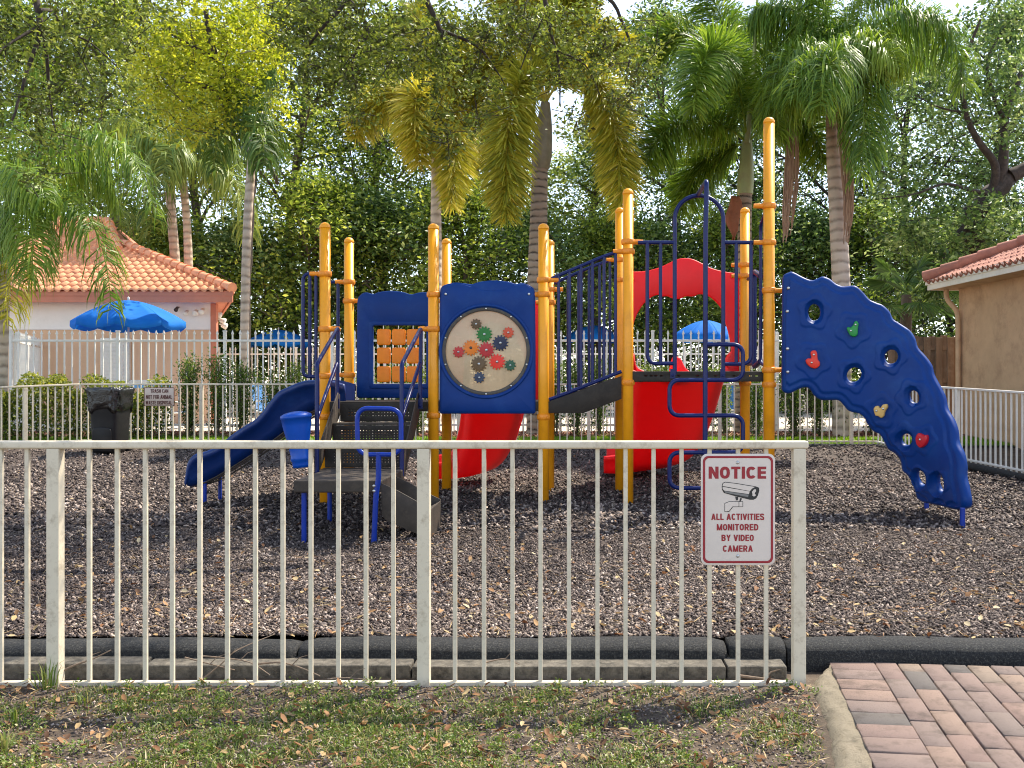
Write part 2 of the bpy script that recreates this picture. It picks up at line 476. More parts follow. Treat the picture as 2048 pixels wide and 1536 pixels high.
M['holdred'] = pm('red_hand_hold', (0.82, 0.04, 0.015), 0.45, 0.1, 9)
M['holdtan'] = pm('tan_hand_hold', (0.72, 0.45, 0.14), 0.5, 0.12, 9)
M['holdcrimson'] = pm('crimson_hand_hold', (0.62, 0.012, 0.025), 0.4, 0.1, 9)
M['sling'] = pm('blue_sling_fabric', (0.03, 0.16, 0.4), 0.7, 0.1, 9)
M['paleblue'] = pm('pale_blue_plastic', (0.12, 0.36, 0.7), 0.5, 0.1, 9)

G1 = [(0.0, (0.018, 0.034, 0.006)), (0.3, (0.085, 0.145, 0.02)), (0.65, (0.21, 0.29, 0.04)), (1.0, (0.42, 0.47, 0.09))]
M['leaf_bg'] = leafmat('dense_tree_leaf', G1, 0.48)
M['leaf_bg2'] = leafmat('cool_green_tree_leaf', [(0.0, (0.018, 0.036, 0.01)), (0.4, (0.07, 0.13, 0.03)), (0.75, (0.16, 0.25, 0.06)), (1.0, (0.34, 0.42, 0.15))], 0.38)
M['leaf_oak'] = leafmat('overhanging_tree_leaf', [(0.0, (0.028, 0.024, 0.010)), (0.35, (0.055, 0.068, 0.014)), (0.72, (0.12, 0.175, 0.024)), (1.0, (0.27, 0.32, 0.06))], 0.36, spec=0.4)
M['leaf_yel'] = leafmat('yellow_green_tree_leaf', [(0.0, (0.07, 0.10, 0.01)), (0.4, (0.21, 0.28, 0.02)), (1.0, (0.48, 0.50, 0.05))], 0.5)
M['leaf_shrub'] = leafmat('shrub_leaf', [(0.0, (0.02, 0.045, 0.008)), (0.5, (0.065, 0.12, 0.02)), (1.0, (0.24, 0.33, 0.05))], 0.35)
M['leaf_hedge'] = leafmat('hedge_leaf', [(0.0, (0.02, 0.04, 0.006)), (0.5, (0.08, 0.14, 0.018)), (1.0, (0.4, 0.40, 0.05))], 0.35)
M['frond_green'] = leafmat('green_palm_leaflet', [(0.0, (0.015, 0.05, 0.008)), (0.5, (0.09, 0.18, 0.02)), (1.0, (0.27, 0.37, 0.05))], 0.42, 0.42, 0.3)
M['frond_grey'] = leafmat('grey_green_palm_leaflet', [(0.0, (0.02, 0.055, 0.015)), (0.5, (0.085, 0.16, 0.03)), (1.0, (0.27, 0.33, 0.07))], 0.38, 0.42, 0.3)
M['frond_yel'] = leafmat('yellow_olive_palm_leaflet', [(0.0, (0.06, 0.08, 0.008)), (0.4, (0.19, 0.215, 0.024)), (0.8, (0.46, 0.43, 0.045)), (1.0, (0.68, 0.60, 0.13))], 0.42, 0.45, 0.3)
M['frond_dead'] = leafmat('dry_palm_strand', [(0.0, (0.14, 0.08, 0.05)), (1.0, (0.42, 0.28, 0.18))], 0.2, 0.8, 0.1)
M['rachis'] = pm('olive_frond_stalk', (0.22, 0.22, 0.09), 0.6, 0.3, 6)
M['grassb'] = leafmat('grass_blade', [(0.0, (0.10, 0.075, 0.03)), (0.3, (0.06, 0.10, 0.015)), (0.7, (0.13, 0.20, 0.025)), (1.0, (0.42, 0.36, 0.15))], 0.3)
M['lawnb'] = leafmat('bright_lawn_blade', [(0.0, (0.05, 0.14, 0.008)), (0.5, (0.12, 0.27, 0.012)), (1.0, (0.28, 0.40, 0.03))], 0.35)
M['litter'] = leafmat('fallen_leaf', [(0.0, (0.07, 0.035, 0.018)), (0.3, (0.19, 0.085, 0.035)), (0.55, (0.31, 0.165, 0.07)), (0.8, (0.42, 0.30, 0.14)), (1.0, (0.52, 0.43, 0.28))], 0.12, 0.7, 0.3, 0.0)
M['chip'] = tintmat('shredded_rubber_chip', [(0.0, (0.018, 0.012, 0.011)), (0.35, (0.07, 0.050, 0.045)), (0.62, (0.205, 0.158, 0.132)), (0.86, (0.40, 0.32, 0.27)), (1.0, (0.6, 0.5, 0.43))], 0.75, 0.3)
M['bedchip'] = tintmat('red_bark_chip', [(0.0, (0.06, 0.022, 0.014)), (0.6, (0.22, 0.09, 0.055)), (1.0, (0.45, 0.28, 0.18))], 0.8, 0.2)
M['paver'] = tintmat('clay_paver', [(0.0, (0.12, 0.108, 0.10)), (0.3, (0.17, 0.145, 0.13)), (0.5, (0.215, 0.163, 0.142)), (0.7, (0.24, 0.165, 0.14)), (0.85, (0.26, 0.195, 0.15)), (1.0, (0.24, 0.19, 0.15))], 0.9, 0.2, 0.9, True)
M['joint'] = pm('sandy_joint', (0.09, 0.065, 0.045), 0.95, 0.4, 30, bump=0.6, bscale=120)
M['twig'] = pm('dry_grey_twig', (0.22, 0.16, 0.115), 0.85, 0.35, 15, bump=0.5, bscale=90)

def palmtrunk(name, col, dark, freq=9.0):
    m = bpy.data.materials.new(name); m.use_nodes = True
    nt = m.node_tree; b = nt.nodes['Principled BSDF']
    w = nd(nt, 'ShaderNodeTexWave'); w.bands_direction = 'Z'; w.inputs['Scale'].default_value = freq
    w.inputs['Distortion'].default_value = 3.0; w.inputs['Detail'].default_value = 4; w.inputs['Detail Scale'].default_value = 1.6
    tc = nd(nt, 'ShaderNodeTexCoord'); nt.links.new(tc.outputs['Object'], w.inputs['Vector'])
    f = noise(nt, 7, 6, 0.7)
    mu = nd(nt, 'ShaderNodeMath', operation='MULTIPLY_ADD'); nt.links.new(f, mu.inputs[0]); mu.inputs[1].default_value = 0.9
    nt.links.new(w.outputs['Fac'], mu.inputs[2])
    c = ramp(nt, mu.outputs[0], [(0.36, dark), (0.62, col), (1.0, tuple(min(1, x * 1.3) for x in col))])
    nt.links.new(c, b.inputs['Base Color']); b.inputs['Roughness'].default_value = 0.9
    bp = nd(nt, 'ShaderNodeBump'); bp.inputs['Strength'].default_value = 0.6; bp.inputs['Distance'].default_value = 0.02
    nt.links.new(mu.outputs[0], bp.inputs['Height']); nt.links.new(bp.outputs[0], b.inputs['Normal'])
    return m
M['ptrunk_ring'] = palmtrunk('ringed_palm_trunk', (0.25, 0.19, 0.135), (0.03, 0.02, 0.014), 2.2)
M['ptrunk'] = palmtrunk('pale_palm_trunk', (0.42, 0.34, 0.265), (0.26, 0.2, 0.15), 1.6)
M['shaft'] = pm('green_crownshaft', (0.34, 0.37, 0.15), 0.5, 0.2, 4, dirt_glint=(0.28, 0.2, 0.12), dirt_glint_amt=0.55, dscale=3, stretch=(1, 1, 0.3))
M['shaftgrey'] = pm('grey_crownshaft', (0.24, 0.2, 0.12), 0.6, 0.25, 5, dirt_glint=(0.14, 0.1, 0.06), dirt_glint_amt=0.5, dscale=4)
M['sheath'] = pm('dry_brown_sheath', (0.33, 0.11, 0.045), 0.7, 0.3, 5, bump=0.5, bscale=30)

# panel window: a scratched, slightly see-through cream sheet
def panelglass():
    m = M['panelcream']; nt = m.node_tree
    b = nt.nodes['Principled BSDF']; out = nt.nodes['Material Output']
    t = nd(nt, 'ShaderNodeBsdfTransparent'); t.inputs[0].default_value = (1, 0.9, 0.75, 1)
    mx = nd(nt, 'ShaderNodeMixShader'); mx.inputs[0].default_value = 0.28
    nt.links.new(b.outputs[0], mx.inputs[1]); nt.links.new(t.outputs[0], mx.inputs[2]); nt.links.new(mx.outputs[0], out.inputs[0])
panelglass()

def glow_through(m, col, k):
    nt = m.node_tree; b = nt.nodes['Principled BSDF']; out = nt.nodes['Material Output']
    t = nd(nt, 'ShaderNodeBsdfTranslucent'); t.inputs[0].default_value = tuple(col) + (1,)
    mx = nd(nt, 'ShaderNodeMixShader'); mx.inputs[0].default_value = k
    nt.links.new(b.outputs[0], mx.inputs[1]); nt.links.new(t.outputs[0], mx.inputs[2]); nt.links.new(mx.outputs[0], out.inputs[0])
glow_through(M['red'], (.95, .025, .03), .27)
glow_through(M['canvas'], (.004, .28, .95), .4)
glow_through(M['tile_orange'], (1.0, .33, .01), .2)

rng = np.random.default_rng(7)
random.seed(7)

# ------------------------------------------------------------------ the ground
def sheet(name, mat, xs, ys, hf, kind='structure'):
    V = []; nx, ny = len(xs), len(ys)
    for y in ys:
        for x in xs: V.append((x, y, hf(x, y)))
    i = np.arange(ny - 1)[:, None] * nx + np.arange(nx - 1)[None]
    Fq = np.stack([i, i + 1, i + nx + 1, i + nx], -1).reshape(-1, 4)
    me = np_mesh(name, V, [Fq])
    me.polygons.foreach_set('use_smooth', [True] * len(Fq))
    o = link(name, me, mat); o['kind'] = kind
    return o

def bumpy(x, y, a=0.02):
    return a * (math.sin(x * 1.7 + y * 0.9) * math.sin(y * 1.3 - x * 0.6) + 0.5 * math.sin(x * 4.1 + 1) * math.sin(y * 3.7 + 2))

xs = np.concatenate([[-220, -120, -60, -30, -20], np.arange(-14, 14.1, 0.5), [20, 30, 60, 120, 220]])
ys = np.concatenate([[-60, -20, -5, 0, 2, 3, 3.4, 3.8, 4.2, 4.5, 4.7, 5.2], np.arange(6.5, 18.5, 0.5), [18.4, 20, 25, 30, 45, 80, 150, 300]])
sheet('ground', M['soil'], xs, sorted(set(ys.tolist())), lambda x, y: ground_h(y))

# outline of the mulch yard: front edge, right run, back run, oblique left run
BKZ = 17.2
cornerR = (X_(1752, BKZ), BKZ); cornerL = (X_(165, 17.6), 17.6)
endL = (X_(-150, 15.6), 15.6); endR = (6.3, 8.9)
def mulch_right(y):
    return float(np.interp(y, [4.9, 8.9, BKZ], [6.6, 6.3, cornerR[0]]))
def mulch_left(y):
    return float(np.interp(y, [4.9, 15.6, 17.6], [-11.5, endL[0], cornerL[0]]))
HOL = ((.5, 13.9, .9, .10), (-1.7, 12.9, .8, .09), (-4.25, 11.1, .7, .09), (-2.0, 8.0, .7, .06), (1.2, 9.8, .6, .05))
def hollow(x, y):
    return -sum(d * np.exp(-((x - a) ** 2 + (y - b) ** 2) / r ** 2 * 2) for a, b, r, d in HOL) + .02 * np.exp(-(y - 5.35) ** 2 / .08)
def mulch_sheet():
    V = []; ny = 90; nx = 90
    yy = np.linspace(5.02, 17.15, ny)
    for y in yy:
        a, b = mulch_left(y), mulch_right(y)
        for k in range(nx):
            x = a + (b - a) * k / (nx - 1)
            V.append((x, y, mulch_h(y) + bumpy(x, y, 0.024 * float(np.interp(y, [5, 6], [.3, 1]))) + float(hollow(x, y))))
    i = np.arange(ny - 1)[:, None] * nx + np.arange(nx - 1)[None]
    Fq = np.stack([i, i + 1, i + nx + 1, i + nx], -1).reshape(-1, 4)
    me = np_mesh('rubber_mulch', V, [Fq]); me.polygons.foreach_set('use_smooth', [True] * len(Fq))
    o = link('rubber_mulch', me, M['mulchbase']); o['kind'] = 'structure'
mulch_sheet()

def chips(name, mat, n, sampler, size, hfun, tintf, flat=0.5, kind='stuff', shape='chip', curl=0.0):
    """n little loose pieces lying on a surface; sampler(n) -> xy"""
    xy = sampler(n); n = len(xy)
    L = rng.uniform(size[0], size[1], n); W = L * rng.uniform(size[2], size[3], n)
    az = rng.uniform(0, 2 * math.pi, n); pitch = rng.normal(0, flat, n); roll = rng.normal(0, flat, n)
    d = np.stack([np.cos(az) * np.cos(pitch), np.sin(az) * np.cos(pitch), np.sin(pitch)], 1)
    s = np.stack([-np.sin(az) * np.cos(roll), np.cos(az) * np.cos(roll), np.sin(roll)], 1)
    up = np.cross(d, s)
    c = np.stack([xy[:, 0], xy[:, 1], hfun(xy) + np.abs(d[:, 2]) * L * 0.4 + np.abs(s[:, 2]) * W * 0.4 + rng.uniform(0.001, 0.012, n)], 1)
    l = L[:, None]; w = W[:, None]
    if shape == 'chip':
        t = (W * 0.45)[:, None]
        pts = [c - d * l / 2 - s * w * .3, c + d * l * .4 - s * w / 2, c + d * l / 2 + s * w * .35, c - d * l * .35 + s * w / 2]
        top = [p + up * t for p in pts]
        V = np.stack(top + pts, 1).reshape(-1, 3)
        b = np.arange(n)[:, None] * 8
        Fq = np.concatenate([b + np.array(q) for q in ((0, 1, 2, 3), (0, 4, 5, 1), (1, 5, 6, 2), (2, 6, 7, 3), (3, 7, 4, 0))])
        k = 8
        me = np_mesh(name, V, [Fq], np.repeat(tintf(xy, n), k))
    else:      # leaf: pointed, folded along its midrib, a little curled
        f = (W * rng.uniform(0.05, 0.35, n))[:, None]; cu = (L * rng.uniform(-curl, curl, n))[:, None]
        V = np.stack([c - d * l / 2, c - d * l * .2 - s * w / 2 + up * f, c + d * l * .2 - s * w * .42 + up * (f + cu * .4), c + d * l / 2 + up * cu,
                      c + d * l * .2 + s * w * .42 + up * (f + cu * .4), c - d * l * .2 + s * w / 2 + up * f, c - d * l * .1, c + d * l * .22 + up * cu * .35], 1).reshape(-1, 3)
        b = np.arange(n)[:, None] * 8
        Fq = np.concatenate([b + np.array(q) for q in ((1, 2, 7, 6), (6, 7, 4, 5))])
        Ft = np.concatenate([b + np.array(q) for q in ((0, 1, 6), (0, 6, 5), (2, 3, 7), (7, 3, 4))])
        me = np_mesh(name, V, [Fq, Ft], np.repeat(tintf(xy, n), 8))
    o = link(name, me, mat); o['kind'] = kind
    return o

def in_yard(xy):
    l = np.interp(xy[:, 1], [4.9, 15.6, 17.6], [-11.5, endL[0], cornerL[0]]); r = np.interp(xy[:, 1], [4.9, 8.9, BKZ], [6.6, 6.3, cornerR[0]])
    return (xy[:, 0] > l + .03) & (xy[:, 0] < r - .03)

def view_sampler(y0, y1, power=1.0, px0=-60, px1=2110):
    """more pieces close by: points in the part of the yard the picture can see"""
    def f(n):
        u = rng.uniform(0, 1, n)
        y = 1 / (1 / y0 + (1 / y1 - 1 / y0) * u) if power == 1 else y0 + (y1 - y0) * u
        x = (rng.uniform(px0, px1, n) - CX) * y / F
        xy = np.stack([x, y], 1)
        return xy
    return f
def yard_sampler(y0, y1, power=1.0):
    g = view_sampler(y0, y1, power)
    def f(n):
        xy = g(n); return xy[in_yard(xy)]
    return f
MH_Y = np.array([4.8, 6.5, 8.5, 10.3, 12.3, 14.0, 17.0, 18.0]); MH_Z = np.array([0.0, -0.03, -0.07, 0.0, 0.02, 0.05, 0.215, 0.22])
def mh(xy):
    x, y = xy[:, 0], xy[:, 1]
    b = 0.024 * np.interp(y, [5, 6], [.3, 1]) * (np.sin(x * 1.7 + y * .9) * np.sin(y * 1.3 - x * .6) + .5 * np.sin(x * 4.1 + 1) * np.sin(y * 3.7 + 2))
    return np.interp(y, MH_Y, MH_Z) + b - 0.004 + hollow(x, y)
GH_Y = np.array([4.7, 5.2, 6.5, 8.5]); GH_Z = np.array([-0.115, -0.14, -0.16, -0.2])
def gh(xy):
    return np.interp(xy[:, 1], GH_Y, GH_Z)
def chip_t(xy, n):      # faded and fresher patches of rubber
    x, y = xy[:, 0], xy[:, 1]
    p = np.sin(x * .9 + 1.3 * np.sin(y * .7)) * np.sin(y * .8 + 1.1 * np.sin(x * .6 + 2)) + .6 * np.sin(x * 2.3 + y * 1.7) * np.sin(y * 2.9 - x * 1.1)
    return np.clip(rng.beta(1.4, 2.2, n) + rng.normal(0, .05, n) + .085 * p - .02, 0, 1)
chips('mulch_chips', M['chip'], 150000, yard_sampler(5.0, 9.0), (.010, .028, .3, .65), mh, chip_t, 0.45)
chips('mulch_chips_behind', M['chip'], 60000, yard_sampler(9.0, 17.0), (.02, .05, .3, .7), mh, chip_t, 0.45)
litter_t = lambda xy, n: rng.beta(2.2, 1.5, n)
chips('fallen_leaves_on_mulch', M['litter'], 1700, yard_sampler(4.95, 16.5), (.022, .058, .4, .6), lambda q: mh(q) + .012, litter_t, 0.3, shape='leaf', curl=.3)
chips('pine_straw_on_mulch', M['litter'], 3200, yard_sampler(4.95, 14), (.03, .12, .03, .05), lambda q: mh(q) + .014, lambda xy, n: rng.uniform(.45, 1, n), 0.12, shape='leaf', curl=.1)
def front_leafs(n):
    y = rng.uniform(3.45, 4.55, n); x = (rng.uniform(-80, 1660, n) - CX) * y / F
    q = np.stack([x, y], 1); return q[q[:, 0] < np.interp(q[:, 1], [3.4, 4.5], [.86, 1.08])]
chips('fallen_leaves_on_grass', M['litter'], 760, front_leafs, (.016, .05, .38, .6), lambda q: gh(q) + .012, lambda xy, n: rng.beta(1.6, 2.2, n), 0.35, shape='leaf', curl=.35)
chips('straw_on_grass', M['litter'], 2200, front_leafs, (.02, .07, .04, .09), lambda q: gh(q) + .006, lambda xy, n: rng.uniform(.3, 1, n), 0.25, shape='leaf', curl=.15)
chips('soil_crumbs', M['chip'], 9000, front_leafs, (.004, .014, .5, .9), gh, lambda xy, n: rng.uniform(.2, .9, n), 0.4)

def blades(name, mat, xy, hfun, h0, h1, w, lean=0.5, tint=None, seg=2):
    n = len(xy)
    H = rng.uniform(h0, h1, n); az = rng.uniform(0, 2 * math.pi, n); le = np.abs(rng.normal(0, lean, n)) + .1
    base = np.stack([xy[:, 0], xy[:, 1], hfun(xy) - .004], 1)
    d = np.stack([np.cos(az), np.sin(az), np.zeros(n)], 1); s = np.stack([-np.sin(az), np.cos(az), np.zeros(n)], 1)
    up = np.array([[0, 0, 1.0]])
    p1 = base + up * (H * .6)[:, None] + d * (H * le * .35)[:, None]
    p2 = base + up * (H * (1 - .35 * le))[:, None] + d * (H * le)[:, None]
    ww = (np.asarray(w) * rng.uniform(.7, 1.3, n))[:, None]
    V = np.stack([base - s * ww * .5, base + s * ww * .5, p1 + s * ww * .45, p1 - s * ww * .45, p2], 1).reshape(-1, 3)
    b = np.arange(n)[:, None] * 5
    t = rng.beta(2, 2, n) if tint is None else tint
    me = np_mesh(name, V, [b + np.array([0, 1, 2, 3]), b + np.array([3, 2, 4])], np.repeat(t, 5))
    o = link(name, me, mat); o['kind'] = 'stuff'
    return o

def patch_noise(x, y, s=1.0):
    return (np.sin(x * 3.1 * s + 1.3) * np.sin(y * 4.3 * s + .4) + .6 * np.sin(x * 7.7 * s + y * 5.1 * s) + .5 * np.sin(x * 15 * s - y * 11 * s + 2)) / 2.1
q = front_leafs(90000)
pn = patch_noise(q[:, 0], q[:, 1]) + rng.normal(0, .28, len(q)) + np.interp(q[:, 0], [-2, -.4, .4, .9], [.12, .1, -.05, -.5]) - np.interp(q[:, 1], [4.3, 4.5], [0, .45])
q = q[pn > .14]
blades('front_grass', M['grassb'], q[:26000], gh, .008, .045, .0035, .9, np.clip(rng.beta(1.6, 1.9, len(q[:26000])), 0, 1))
# low broad-leaved weeds between the grass
def weeds(n):
    c = front_leafs(700); pn = patch_noise(c[:, 0], c[:, 1], .9) + rng.normal(0, .3, len(c)) + np.interp(c[:, 0], [-2, 0, .9], [.2, .15, -.25])
    c = c[pn > .05][:330]
    k = rng.integers(0, len(c), n)
    return c[k] + rng.normal(0, .016, (n, 2))
chips('low_weeds', M['grassb'], 9500, weeds, (.007, .017, .45, .75), lambda q: gh(q) + rng.uniform(.002, .034, len(q)), lambda xy, n: rng.beta(2.2, 2.2, n) * .75 + .2, 0.6, shape='leaf', curl=.2)
q = np.stack([rng.uniform(-12, 9, 60000), rng.uniform(17.25, 19.6, 60000)], 1)
q = q[(q[:, 1] < 19.0 + .35 * np.sin(q[:, 0] * .8))]
o = sheet('lawn_strip', M['lawn'], np.arange(-14, 12.1, 1.0), [17.12, 17.8, 18.4, 19.2], lambda x, y: ground_h(y) + .008)
blades('lawn_grass', M['lawnb'], q, lambda p: np.interp(p[:, 1], [17.1, 18.4, 20], [.205, .245, .255]), .04, .085, .011, .5)
sheet('planting_bed', M['bed'], np.arange(-14, 12.1, 1.0), [18.7, 19.3, 20.6], lambda x, y: ground_h(y) + .016 + .035 * (y < 19.5) * (y > 19))
chips('bed_mulch', M['bedchip'], 9000, lambda n: np.stack([rng.uniform(-12, 9, n), rng.uniform(18.75, 20.5, n)], 1), (.03, .08, .3, .7), lambda q: np.full(len(q), .265), lambda xy, n: rng.uniform(0, 1, n), .4)
sheet('pool_deck', M['pooldeck'], [-40, -20, 0, 10], [20.55, 24, 27, 33], lambda x, y: .30)

# back edging between mulch and fence (black rubber), one strip following the three runs
def edging(name, label, pts, r=0.05, group=None, squash=1.0):
    m = MB(); fp = []
    for a, b in zip(pts[:-1], pts[1:]):
        n = max(2, int((Vector(b) - Vector(a)).length / 0.25))
        for k in range(n): fp.append(Vector(a).lerp(Vector(b), k / n) + Vector((0, 0, random.uniform(-.004, .004))))
    fp.append(Vector(pts[-1]))
    m.tube(fp, r, 12)
    o = m.build(name, M['rubber'])
    return setp(o, label, 'edging', group)
edging('rubber_edging', 'black rubber edging along the foot of the far fence behind the playground',
       [(cornerL[0] + .15, 17.42, .2), (cornerR[0], BKZ - .16, .2)], .055, 'rubber edging around the mulch')
edging('rubber_edging', 'black rubber edging at the foot of the right side fence beside the tan building',
       [(cornerR[0] - .02, BKZ - .3, .2), (endR[0] - .14, endR[1], -.03)], .055, 'rubber edging around the mulch')

# front border: concrete strip and rounded rubber kerbs lying on it
def front_border():
    m = MB()
    x = -6.0
    while x < 0.98:
        w = random.uniform(1.1, 1.5) if x < -.4 else .62
        x1 = min(x + w, 1.0)
        dz = random.uniform(-.008, .01)
        m.box(x + .004, x1 - .004, 4.70 + random.uniform(-.008, .008), 4.95, -.16, -.052 + dz)
        x = x1
    o = m.build('concrete_kerb', M['oldconcrete'], None, bevel=.008)
    setp(o, 'low stained concrete kerb just behind the front picket fence', 'kerb')
    labs = ['long black rubber kerb section behind the left half of the front fence', 'black rubber kerb section behind the fence left of the notice sign',
            'short raised black rubber kerb section behind the notice sign', 'black rubber kerb section along the top of the brick paving']
    ends = [(-6.0, -1.35, 0), (-1.34, .735, .004), (.75, 1.02, .02), (1.03, 6.5, .006)]
    for (a, b, dz), lab in zip(ends, labs):
        mm = MB(); n = max(3, int((b - a) / .06)); prof = []
        for k in range(11):
            t = math.pi * k / 10
            prof.append((-.11 * math.cos(t) * (1 if abs(math.cos(t)) < .9 else 1), .075 * math.sin(t) ** .55))
        V = []; Fs = []
        for i in range(n + 1):
            x = a + (b - a) * i / n
            wob = .007 * math.sin(x * 5.3) + random.uniform(-.003, .003)
            e = 1.0 if 0 < i < n else .86
            for (py_, pz_) in [(-.11, -.1)] + prof + [(.11, -.1)]:
                V.append((x, 4.935 + py_ * e + wob * .5, -.066 + dz + pz_ * e + wob * .6 * (pz_ > 0)))
        k = 13
        for i in range(n):
            for j in range(k - 1): Fs.append((i * k + j, i * k + j + 1, (i + 1) * k + j + 1, (i + 1) * k + j))
        Fs.append(tuple(range(k))); Fs.append(tuple(range(n * k, n * k + k))[::-1])
        mm.add(V, Fs, True)
        setp(mm.build('rubber_kerb', M['rubber']), lab, 'kerb', 'black rubber kerb sections along the front of the mulch')
front_border()

# brick paving at the right, a concrete haunch along it
def pavers():
    V = []; Fq = []; T = []
    Z0 = -.072
    def brick(c, ang, l, w, tint):
        ca, sa = math.cos(ang), math.sin(ang)
        b = len(V); z = Z0 + random.uniform(-.003, .003)
        tl = random.uniform(-.006, .006); bev = .0035
        for (hx, hy, hz) in ((1, 1, -.05), (1, 1, -bev), (1 - bev * 2 / l, 1 - bev * 2 / w, 0)):
            for sx, sy in ((-1, -1), (1, -1), (1, 1), (-1, 1)):
                x = sx * hx * l / 2; y = sy * hy * w / 2
                V.append((c[0] + x * ca - y * sa, c[1] + x * sa + y * ca, z + hz + x * tl)); T.append(tint)
        for r in (0, 4):
            for k in range(4): Fq.append((b + r + k, b + r + (k + 1) % 4, b + r + 4 + (k + 1) % 4, b + r + 4 + k))
        Fq.append((b + 8, b + 9, b + 10, b + 11))
    ang = math.radians(-7.5)
    ca, sa = math.cos(ang), math.sin(ang)
    O = Vector((1.235, 4.86))
    tn = lambda: random.choice([.05, .12, .2, .45, .5, .55, .6, .68, .75, .85, .95]) + random.uniform(-.04, .04)
    L, W, J = .275, .100, .007
    # edge course of bricks side by side following the haunch, then running bond columns
    def curve_x(d): return -.0 + .20 * d + .10 * d * d * 0.0
    for j in range(20):
        d = (j + .5) * .152
        p = O + Vector((ca, sa)) * .104 + Vector((sa, -ca)) * d
        brick(p, ang, .214, .145, tn())
    for c in range(30):
        off = (c % 2) * (L + J) / 2
        for j in range(-1, 16):
            d = j * (L + J) + off + L / 2
            l = L
            if d - L / 2 < 0:
                if d + L / 2 < .03: continue
                l = d + L / 2; d = l / 2
            p = O + Vector((ca, sa)) * (.215 + c * (W + J) + W / 2) + Vector((sa, -ca)) * d
            brick(p, ang - math.pi / 2 + random.uniform(-.008, .008), l, W, tn())
    me = np_mesh('brick_paving', V, [np.array(Fq)], T)
    o = link('brick_paving', me, M['paver']); o['kind'] = 'structure'
    m = MB(); m.add([(1.245, 4.86, -.088), (5.2, 4.3, -.088), (5.2, 1.5, -.088), (.8, 1.5, -.088)], [(0, 1, 2, 3)])
    o = m.build('paving_bed', M['joint'], None); o['kind'] = 'structure'
    # the concrete haunch: outer line (grass side) and inner line (brick side)
    outer = [P(1640, 1350, 4.72), P(1618, 1378, 4.55), P(1640, 1425, 4.2), P(1655, 1480, 3.88), P(1662, 1540, 3.58), P(1668, 1640, 3.17), P(1668, 1800, 2.7)]
    inner = [P(1672, 1330, 4.82), P(1694, 1385, 4.46), P(1716, 1435, 4.14), P(1736, 1490, 3.83), P(1743, 1540, 3.58), P(1752, 1640, 3.17), P(1756, 1800, 2.7)]
    V = []; k = 9
    oc = catmull([(p.x, p.y) for p in outer], 6, False); ic = catmull([(p.x, p.y) for p in inner], 6, False)
    for a, b in zip(oc, ic):
        for j in range(k):
            t = j / (k - 1)
            x = a[0] + (b[0] - a[0]) * t; y = a[1] + (b[1] - a[1]) * t
            z = -.135 + (.054 * math.sin(min(1, t * 2.2) * math.pi / 2) ** .7 if t > 0 else 0) + random.uniform(-.003, .003)
            V.append((x + random.uniform(-.006, .006) * (j < k - 2), y, z + .004 * math.sin(y * 27 + j * .8) * (0 < j < k - 2)))
        V.append((b[0] + .01, b[1], -.15))
    k += 1
    n = len(oc)
    Fs = [(i * k + j, i * k + j + 1, (i + 1) * k + j + 1, (i + 1) * k + j) for i in range(n - 1) for j in range(k - 1)]
    mm = MB(); mm.add(V, Fs, True)
    setp(mm.build('concrete_edge', M['concrete']), 'curved rough concrete edge between the grass and the brick paving', 'kerb')
pavers()

# ------------------------------------------------------------------ fences
def picket_mesh(w, h, spear=0.0, bevel=.0):
    m = MB()
    m.box(-w / 2, w / 2, -w / 2, w / 2, 0, h)
    if spear:
        a = w * 1.0
        for (z0, z1, r0, r1) in ((h, h + .25 * spear, w * .5, a), (h + .25 * spear, h + spear, a, w * .05)):
            vs = [(sx * r0, sy * r0 * .5, z0) for sx, sy in ((-1, -1), (1, -1), (1, 1), (-1, 1))] + [(sx * r1, sy * r1 * .5, z1) for sx, sy in ((-1, -1), (1, -1), (1, 1), (-1, 1))]
            m.add(vs, [(0, 1, 5, 4), (1, 2, 6, 5), (2, 3, 7, 6), (3, 0, 4, 7), (4, 5, 6, 7)])
    return m.build('picket', M['cream'], None, bevel=bevel, seg=1)

